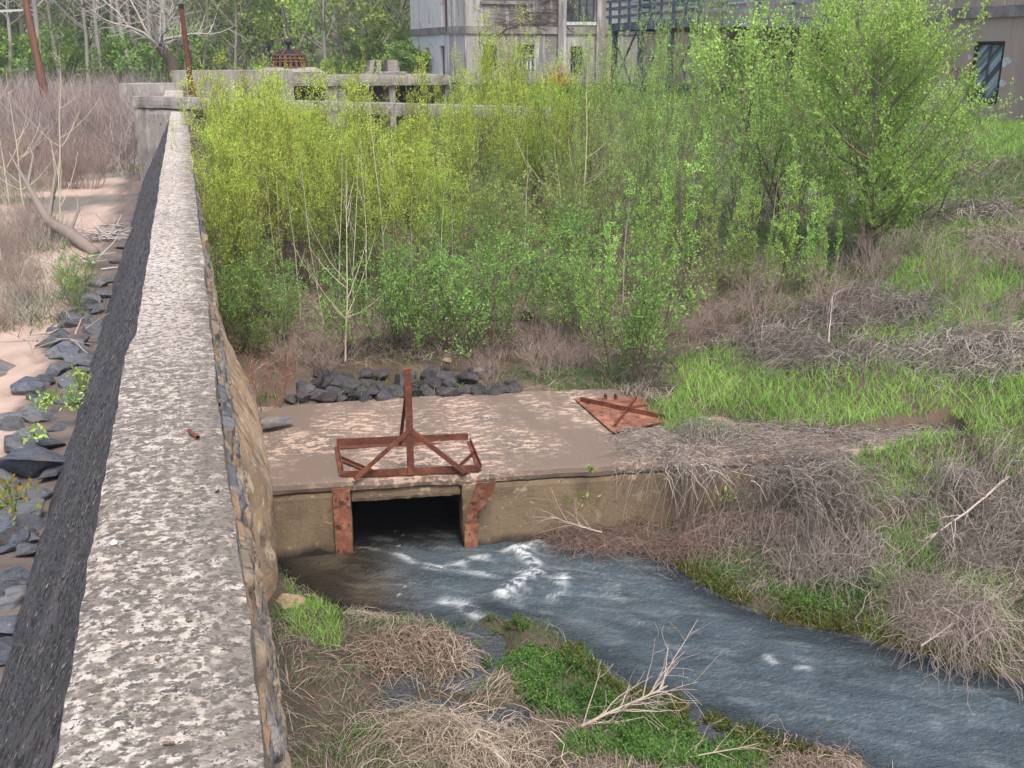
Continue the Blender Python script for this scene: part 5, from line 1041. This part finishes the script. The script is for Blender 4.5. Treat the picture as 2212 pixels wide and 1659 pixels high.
# 1 dead straw mats
def straw(n, r0, r1, name, lab, Lm, wk, purple=.4, thr=.0, aa=(-33, 40), flat=.25):
    x, y, r = wedge(n, r0, r1, *aa); z = terrain(x, y); aq, gp, tu = zone(x, y); m = fbm(x*.9, y*.9, 151, 3); lx, ly = cloc(x, y)
    thick = (x < 12.5) & (y > 15.6); dens = np.where(aq, .03, np.where(gp, .06, np.where(tu, .1, .25+.6*sm(m, .38, .58)))); dens = np.where(thick, .4, dens); rpz = (lx > -.3) & (lx < 3.9) & (ly > 3.0) & (ly < 4.9); dens = np.where(rpz, .03, dens); dens = np.where(z < .015, .03, dens)
    dens = np.where((x < 8) & (y < 11), dens*.75, dens)
    ok = valid(x, y, z) & (rng.uniform(0, 1, n) < dens); x, y, z, r, m = x[ok], y[ok], z[ok], r[ok], m[ok]; n = len(x)
    # comb direction varies smoothly, strands droop like combed mats
    an = 2*np.pi*fbm(x*.55, y*.55, 161, 2)*2.2+rng.normal(size=n)*.75; el = np.abs(rng.normal(size=n))*flat+.04; d = np.stack([np.cos(an)*np.cos(el), np.sin(an)*np.cos(el), np.sin(el)], 1)
    L = Lm*rng.uniform(.4, 1.3, n)*(.6+.05*r); lift = np.maximum(0, m-.45)*.45*rng.uniform(0, 1, n)*(r < 18)
    P0 = np.stack([x, y, z+lift*.5], 1); P1 = P0+d*L[:, None]*.55+np.array([0, 0, .06])*(.6+.05*r)[:, None]; P2 = P0+d*L[:, None]; P2[:, 2] = terrain(P2[:, 0], P2[:, 1])+lift*.35+rng.uniform(0, .05, n)
    P1 += rng.normal(size=(n, 3))*L[:, None]*.09
    W = (.0035+wk*r)*rng.uniform(.6, 1.4, n); c = mixcol(*ST, n, rng, np.stack([x, y, z], 1), .8); pz = (rng.uniform(0, 1, n) < purple)[:, None]; c = np.where(pz, mixcol(*PU, n, rng), c)
    V, Q, Cc = strips(P0, P1, P2, W, c, 3, rng=rng); obj(name, npmesh(name, V, Q, None, Cc), M['straw'], None, label=lab, cat='dead grass', kind='stuff')
straw(120000, 5.8, 13.5, 'dead_grass', 'matted pinkish-brown dead grass in the marshy foreground by the stream', .32, .0002, .3)
straw(190000, 11, 42, 'dead_grass', 'matted grey-brown dead grass and stalks over the banks and thicket floor', .30, .00035, .6, flat=.4)
# 2 green blades
def green(n, r0, r1, name, lab, H, wk, aa=(-33, 40)):
    x, y, r = wedge(n, r0, r1, *aa); z = terrain(x, y); aq, gp, tu = zone(x, y); m = fbm(x*1.3, y*1.3, 171, 3); rb = (x > 8)
    dens = np.where(gp, 1., np.where(tu, 1., np.where(aq, .35, .18+.7*sm(m, .44, .58)))); thick = (x < 12) & (y > 15.5); dens = np.where(thick, .10, dens); dens = np.where((x > 7) & ~gp & ~thick & (z > .12), dens*1.0+.45, dens); dens = np.where((y > 24) & (x > 12) | (y > 33) & (x > 3), .8, dens); dens = np.where(z < -.03, .12, dens)
    ok = valid(x, y, z) & (rng.uniform(0, 1, n) < dens); x, y, z, r, gp, tu, m = x[ok], y[ok], z[ok], r[ok], gp[ok], tu[ok], m[ok]; n = len(x)
    an = rng.uniform(0, 2*np.pi, n); le = rng.uniform(.1, .7, n); h = H*rng.uniform(.4, 1.2, n)*(.7+.03*r)*np.where(tu, 1.5, 1)*np.where(gp, 1.15, .8)
    P0 = np.stack([x, y, z-.01], 1); o = np.stack([np.cos(an)*le, np.sin(an)*le, np.ones(n)], 1); P1 = P0+o*h[:, None]*.55; P2 = P0+o*h[:, None]+np.stack([np.cos(an), np.sin(an), -.5*np.ones(n)], 1)*(le*h*.5)[:, None]
    W = (.005+wk*r)*rng.uniform(.6, 1.4, n); br = mixcol((.18, .36, .08), (.34, .56, .14), n, rng, np.stack([x, y, z], 1), 1.2); dk = mixcol((.05, .15, .035), (.12, .25, .05), n, rng)
    c = np.where((gp | tu)[:, None], br*1.1, dk*1.3+.02)
    V, Q, Cc = strips(P0, P1, P2, W, c, 3, rng=rng); obj(name, npmesh(name, V, Q, None, Cc), M['leaf'], None, label=lab, cat='grass', kind='stuff')
green(150000, 5.8, 13.5, 'green_grass', 'green grass blades sprouting through the dead mats by the stream', .13, .0003)
green(340000, 11, 75, 'green_grass', 'bright green grass patches on the right bank and up to the mill wall', .15, .0005)
# 3 water weeds: short leafy sprigs
def sprigs(n, r0, r1):
    x, y, r = wedge(n, r0, r1, -20, 33); z = terrain(x, y); aq, gp, tu = zone(x, y); m = fbm(x*2.2, y*2.2, 181, 3); ok = valid(x, y, z) & aq & (rng.uniform(0, 1, n) < sm(m, .30, .42)); x, y, z, m = x[ok], y[ok], np.maximum(z[ok], .01), m[ok]; n = len(x); k = 9; g = Geo()
    P = np.repeat(np.stack([x, y, z], 1), k, 0); t = np.tile(np.arange(k)/k, n); a = rng.uniform(0, 2*np.pi, n*k); P[:, 2] += t*np.repeat(rng.uniform(.04, .12, n), k); D = np.stack([np.cos(a), np.sin(a), .45+.5*t], 1)
    L = rng.uniform(.025, .05, n*k)*(1.1-.5*t); db = pdist(P[:, 0], P[:, 1], STREAM, True); ed = (1-sm(db+.15*rng.normal(size=n*k), .1, .45))[:, None]
    c = mixcol((.07, .17, .05), (.18, .34, .09), n*k, rng, P, 2.5)*(1-ed)+mixcol((.10, .10, .03), (.20, .19, .05), n*k, rng)*ed; leaves(g, P, D, L, L*.5, c, rng); return g
obj('water_weed', sprigs(90000, 6, 17).mesh('ww'), M['leaf'], None, label='low bright green water weed carpeting both edges of the stream', cat='water weed', kind='stuff')
# submerged weed at the pool edge
# ---- mounds of dead vines / straw, each a thing
def mound(pts, h, n, lab, L=(.4, .9), w=.004, col=PU, grp=None, hang=0., nm='dead_vine_tangle', rad=.35, col2=None):
    pts = np.array(pts, float); n = int(n*1.1); h = h*.36; rad = rad*.85; i = rng.integers(0, len(pts), n); c = pts[i]; off = rng.normal(size=(n, 2))*rad*.6
    k = 7; a = rng.uniform(0, 2*np.pi, n); l = rng.uniform(*L, n)*.62; s = np.linspace(0, 1, k)[None, :, None]
    flow = 2*np.pi*fbm((c[:, 0]+off[:, 0])*.8, (c[:, 1]+off[:, 1])*.8, 211, 2); a = np.where(rng.uniform(0, 1, n) < .5, flow+rng.normal(size=n)*.5, a)
    d = np.stack([np.cos(a), np.sin(a), 0*a], 1); P = np.stack([c[:, 0]+off[:, 0], c[:, 1]+off[:, 1], 0*c[:, 2]], 1)
    B = P[:, None]+d[:, None]*l[:, None, None]*s+np.cumsum(rng.normal(size=(n, k, 3))*np.array([.03, .03, 0]), 1)*(l/.4)[:, None, None]
    dm = np.zeros((n, k))
    for q in pts: dm = np.maximum(dm, np.exp(-((B[..., 0]-q[0])**2+(B[..., 1]-q[1])**2)/(rad*rad)*.9))
    lump = .2+1.6*sm(fbm(B[..., 0]*2.2, B[..., 1]*2.2, 213, 3), .3, .7)
    arc = np.sin(np.pi*s[..., 0])*l[:, None]*rng.uniform(0, .45, (n, 1)); u = rng.uniform(.15, 1, (n, 1))**.6
    if hang:
        drop_ = np.where(rng.uniform(0, 1, (n, 1)) < .6, 1, .15)*(hang+.2)*rng.uniform(.3, 1.2, (n, 1))*s[..., 0]**1.6
        B[..., 2] = c[:, 2][:, None]+h*dm*u*lump*.6-drop_+arc*.4; B[..., 1] -= (hang*.35*s[..., 0])*rng.uniform(.2, 1, (n, 1))
        B[..., 2] = np.maximum(B[..., 2], .03)
    else:
        zt = terrain(B[..., 0].ravel(), B[..., 1].ravel()).reshape(n, k); B[..., 2] = np.maximum(zt, .0)+h*dm*u*lump+arc+.01
    V, Q = tubes(B, .75*np.linspace(w, w*.5, k)[None]*rng.uniform(.4, 1.4, (n, 1)), 3); g = Geo(); cc = np.repeat(mixcol(*(col2 or col), n, rng), k*3, 0); g.add(V, Q, c=cc); return obj(nm, g.mesh(nm), M['straw'], None, label=lab, cat='dead vines', group=grp)
def ap(px, py, z): return tuple(at(px*K, py*K, z))
mound([ap(1760, 1000, 1.15), ap(1830, 1030, 1.0), ap(1700, 1020, 1.1), ap(1780, 1070, .8)], .35, 1500, 'big grey-brown cascade of dead vines hanging over the right part of the culvert front', hang=.55, rad=.55, L=(.3, .9))
mound([ap(1420, 1000, 1.12), ap(1460, 995, 1.1), ap(1535, 1000, 1.1), ap(1500, 990, 1.15), ap(1570, 1010, 1.1)], .06, 330, 'thin veil of dead vines trailing over the middle of the culvert front edge', hang=.5, rad=.45, L=(.2, .7), w=.005)
mound([tuple(cw(a, b, 1.06)) for a in np.arange(4.7, 9.3, .3) for b in (.15, .5, .85)], .14, 3600, 'low mat of dry grey-brown vines and grass creeping over the right end of the slab', hang=.08, rad=.3, L=(.25, .7))
mound([ap(1530, 945, 1.15), ap(1560, 925, 1.2), ap(1600, 940, 1.2)], .30, 1100, 'dead bramble mound on the slab just right of the flat rusty plate', rad=.5, L=(.3, .8))
mound([ap(1230, 1130, .15), ap(1300, 1130, .25), ap(1380, 1140, .25), ap(1480, 1150, .3)], .26, 1500, 'low brown bramble bank along the waterline below the culvert front', rad=.42, L=(.3, .8), col=((.20, .135, .105), (.36, .27, .235)))
mound([ap(1560, 1130, .35), ap(1660, 1140, .4), ap(1620, 1090, .5)], .35, 1300, 'tangled brown bramble heap at the foot of the vine cascade', rad=.5, L=(.3, .9), col=((.22, .165, .15), (.38, .3, .27)))
mound([ap(1800, 1200, .35), ap(1850, 1210, .3), ap(1740, 1200, .3)], .42, 1300, 'rounded grey straw mound on the right bank beside the stream', rad=.5, L=(.4, .9))
mound([ap(2030, 1270, .5), ap(2080, 1290, .45)], .42, 1200, 'pale combed straw tuft mound drooping toward the stream at right', rad=.5, L=(.5, 1.1), col=((.26, .21, .18), (.54, .47, .42)))
mound([ap(2160, 1080, 1.), ap(2230, 1110, .9), ap(2130, 1130, .9)], .5, 900, 'large grey dead vine tangle at the right edge above the bank', rad=.7, L=(.5, 1.3))
mound([ap(2100, 980, 1.3), ap(2160, 960, 1.4), ap(2060, 1000, 1.2)], .4, 500, 'grey-brown dry thicket right of the bright grass patch', rad=.7, L=(.4, 1.))
mound([ap(1860, 620, 2.0), ap(1950, 640, 2.0), ap(1800, 650, 1.9)], .5, 1300, 'pale grey stalk thicket under the broad spreading tree', rad=.8, L=(.5, 1.3), w=.007)
mound([ap(1750, 720, 1.7), ap(1850, 720, 1.8), ap(1650, 700, 1.6)], .4, 1200, 'grey dead brush between the saplings and the bright grass patch', rad=.8, L=(.5, 1.2), w=.007)
mound([ap(2080, 700, 2.1), ap(2180, 680, 2.3)], .4, 1000, 'dead grey brush on the slope at the right edge', rad=.9, L=(.5, 1.3), w=.008)
mound([ap(2170, 420, 3.0), ap(2210, 480, 2.8)], .3, 900, 'dry grey slope thatch below the grass by the mill', rad=1.2, L=(.5, 1.5), w=.012)
mound([ap(900, 1390, .2), ap(960, 1400, .2), ap(840, 1400, .2)], .2, 700, 'pinkish dead reed heap in the foreground by the pool', rad=.3, L=(.25, .6), col=ST, w=.005)
mound([ap(950, 1590, .15), ap(1050, 1640, .1)], .18, 700, 'combed straw heap at the bottom of the photo', rad=.5, L=(.4, .9), col=((.26, .20, .16), (.50, .42, .36)), w=.005)
mound([ap(1720, 1630, .15), ap(1790, 1640, .12)], .16, 600, 'small straw clump by the stream at the bottom right', rad=.28, L=(.2, .5), col=ST, w=.005)
# fallen dead branches in the foreground
def branch(p, q, n, L, lab, w=.02):
    p = np.array(p); q = np.array(q); d = q-p; B = curves(p[None], norm(d)[None], np.array([np.linalg.norm(d)]), np.array([[0, 0, .05]]), 8, .03, rng); V, Q = tubes(B, np.linspace(w, w*.35, 8)[None], 5); g = Geo(); g.add(V, Q, c=(.42, .35, .30))
    P, T, i, t = on(B, n, .15, 1, rng); up = rng.uniform(.1, .7, (n, 1)); dd = norm(T+radial(T, rng)*.8+np.array([0, 0, 1.])*up); C2 = curves(P, dd, rng.uniform(.4, 1, n)*L, rng.normal(size=(n, 3))*.25, 7, .09, rng); V, Q = tubes(C2, np.linspace(w*.35, w*.12, 7)[None]*np.ones((n, 1)), 4); g.add(V, Q, c=(.46, .38, .34))
    P, T, i, t = on(C2, 3, .2, 1, rng); C3 = curves(P, norm(T+radial(T, rng)), rng.uniform(.2, .5, len(P))*L, rng.normal(size=(len(P), 3))*.3, 5, .1, rng); V, Q = tubes(C3, np.full((len(P), 5), w*.1), 3); g.add(V, Q, c=(.46, .38, .34))
    return obj('dead_branch', g.mesh('br', True), M['bark'], None, label=lab, cat='branch')
branch(ap(1210, 1590, .1), ap(1440, 1490, .35), 22, .6, 'fallen pale dead branch with arching twigs lying across the foreground weeds')
branch(ap(1380, 1655, .12), ap(1640, 1620, .2), 10, .35, 'long thin pale twig on the weeds near the bottom edge', .01)
branch(ap(1990, 1395, .25), ap(2060, 1350, .5), 5, .3, 'thin pale stick leaning over the water weed on the right bank', .012)
branch(ap(1300, 1150, .3), ap(1190, 1120, .35), 14, .5, 'dead twiggy branch reaching left over the water from the bramble bank', .012)
branch(ap(2180, 1030, 1.0), ap(2000, 1180, .7), 16, .6, 'arching dead bough across the right edge of the bank', .02)
branch(ap(1790, 740, 1.8), ap(1800, 640, 2.3), 8, .5, 'dark upright stalks before the grey brush on the slope', .012)
# leaf sprigs on the dam toe rocks
def weed(px, py, z, n, lab, r=.1, h=.2, cols=LG):
    c = np.array(ap(px, py, z)); g = Geo(); P = c+rng.normal(size=(n, 3))*np.array([r, r, 0])+np.array([0, 0, 1])*rng.uniform(0, h, (n, 1)); L = rng.uniform(.05, .09, n); leaves(g, P, rng.normal(size=(n, 3))*.6+np.array([0, 0, .3]), L, L*.5, mixcol(*cols, n, rng), rng)
    k = 12; B = curves(np.tile(c, (k, 1)), norm(rng.normal(size=(k, 3))*.3+np.array([0, 0, 1.])), np.full(k, h), np.zeros((k, 3)), 4, .05, rng); V, Q = tubes(B, np.full((k, 4), .004), 3); g2 = Geo(); g2.add(V, Q, c=(.15, .2, .06))
    e = empty('weed', (0, 0, 0), label=lab, cat='weed'); obj('leaves', g.mesh('l'), M['leaf'], e); obj('stems', g2.mesh('s'), M['bark'], e)
weed(175, 845, 1.75, 60, 'bright green creeper sprig on the rocks at the dam toe, upper one', .08, .3); weed(160, 880, 1.75, 50, 'bright green creeper sprig on the rocks just below the upper one', .08, .25)
weed(100, 885, 1.7, 40, 'small green seedling between the rock row and the flat boulder', .08, .2); weed(75, 950, 1.65, 30, 'single small leafy weed above the big blue-grey rock', .06, .15)
weed(30, 1110, 1.7, 60, 'green weed with reddish tips between the lower left rocks', .12, .25, ((.2, .3, .06), (.35, .25, .08))); weed(20, 1070, 1.7, 40, 'reddish-green weed above the lower left rocks', .1, .2, ((.25, .25, .06), (.4, .25, .08)))
weed(110, 865, 1.7, 25, 'tiny pale weed left of the creeper sprigs', .06, .12); weed(1275, 1020, 1.0, 14, 'tiny green sprig rooted in the front edge of the slab', .03, .08)
weed(1590, 1090, .4, 40, 'green ivy sprig in the brambles', .15, .15); weed(1260, 1085, .5, 50, 'green leafy sprig on top of the waterline brambles', .15, .12, GR)
for r_ in [r for L_ in PROTO.values() for r in L_ if r.name not in used]:
    for ch in list(r_.children): bpy.data.objects.remove(ch)
    bpy.data.objects.remove(r_)

# ------------------------------------------------------------------ haze: thin air that pales the far woods
m = bpy.data.materials.new('haze'); m.use_nodes = True; t = m.node_tree; t.nodes.remove(t.nodes['Principled BSDF']); pv = t.nodes.new('ShaderNodeVolumePrincipled')
pv.inputs['Density'].default_value = .0007; pv.inputs['Color'].default_value = (.85, .92, 1, 1); pv.inputs['Anisotropy'].default_value = .2; t.links.new(pv.outputs[0], t.nodes['Material Output'].inputs['Volume'])
g = Geo(); gbox(g, -1000, 1000, -100, 1300, -3, 40); obj('haze', g.mesh('haze'), m, kind='stuff')
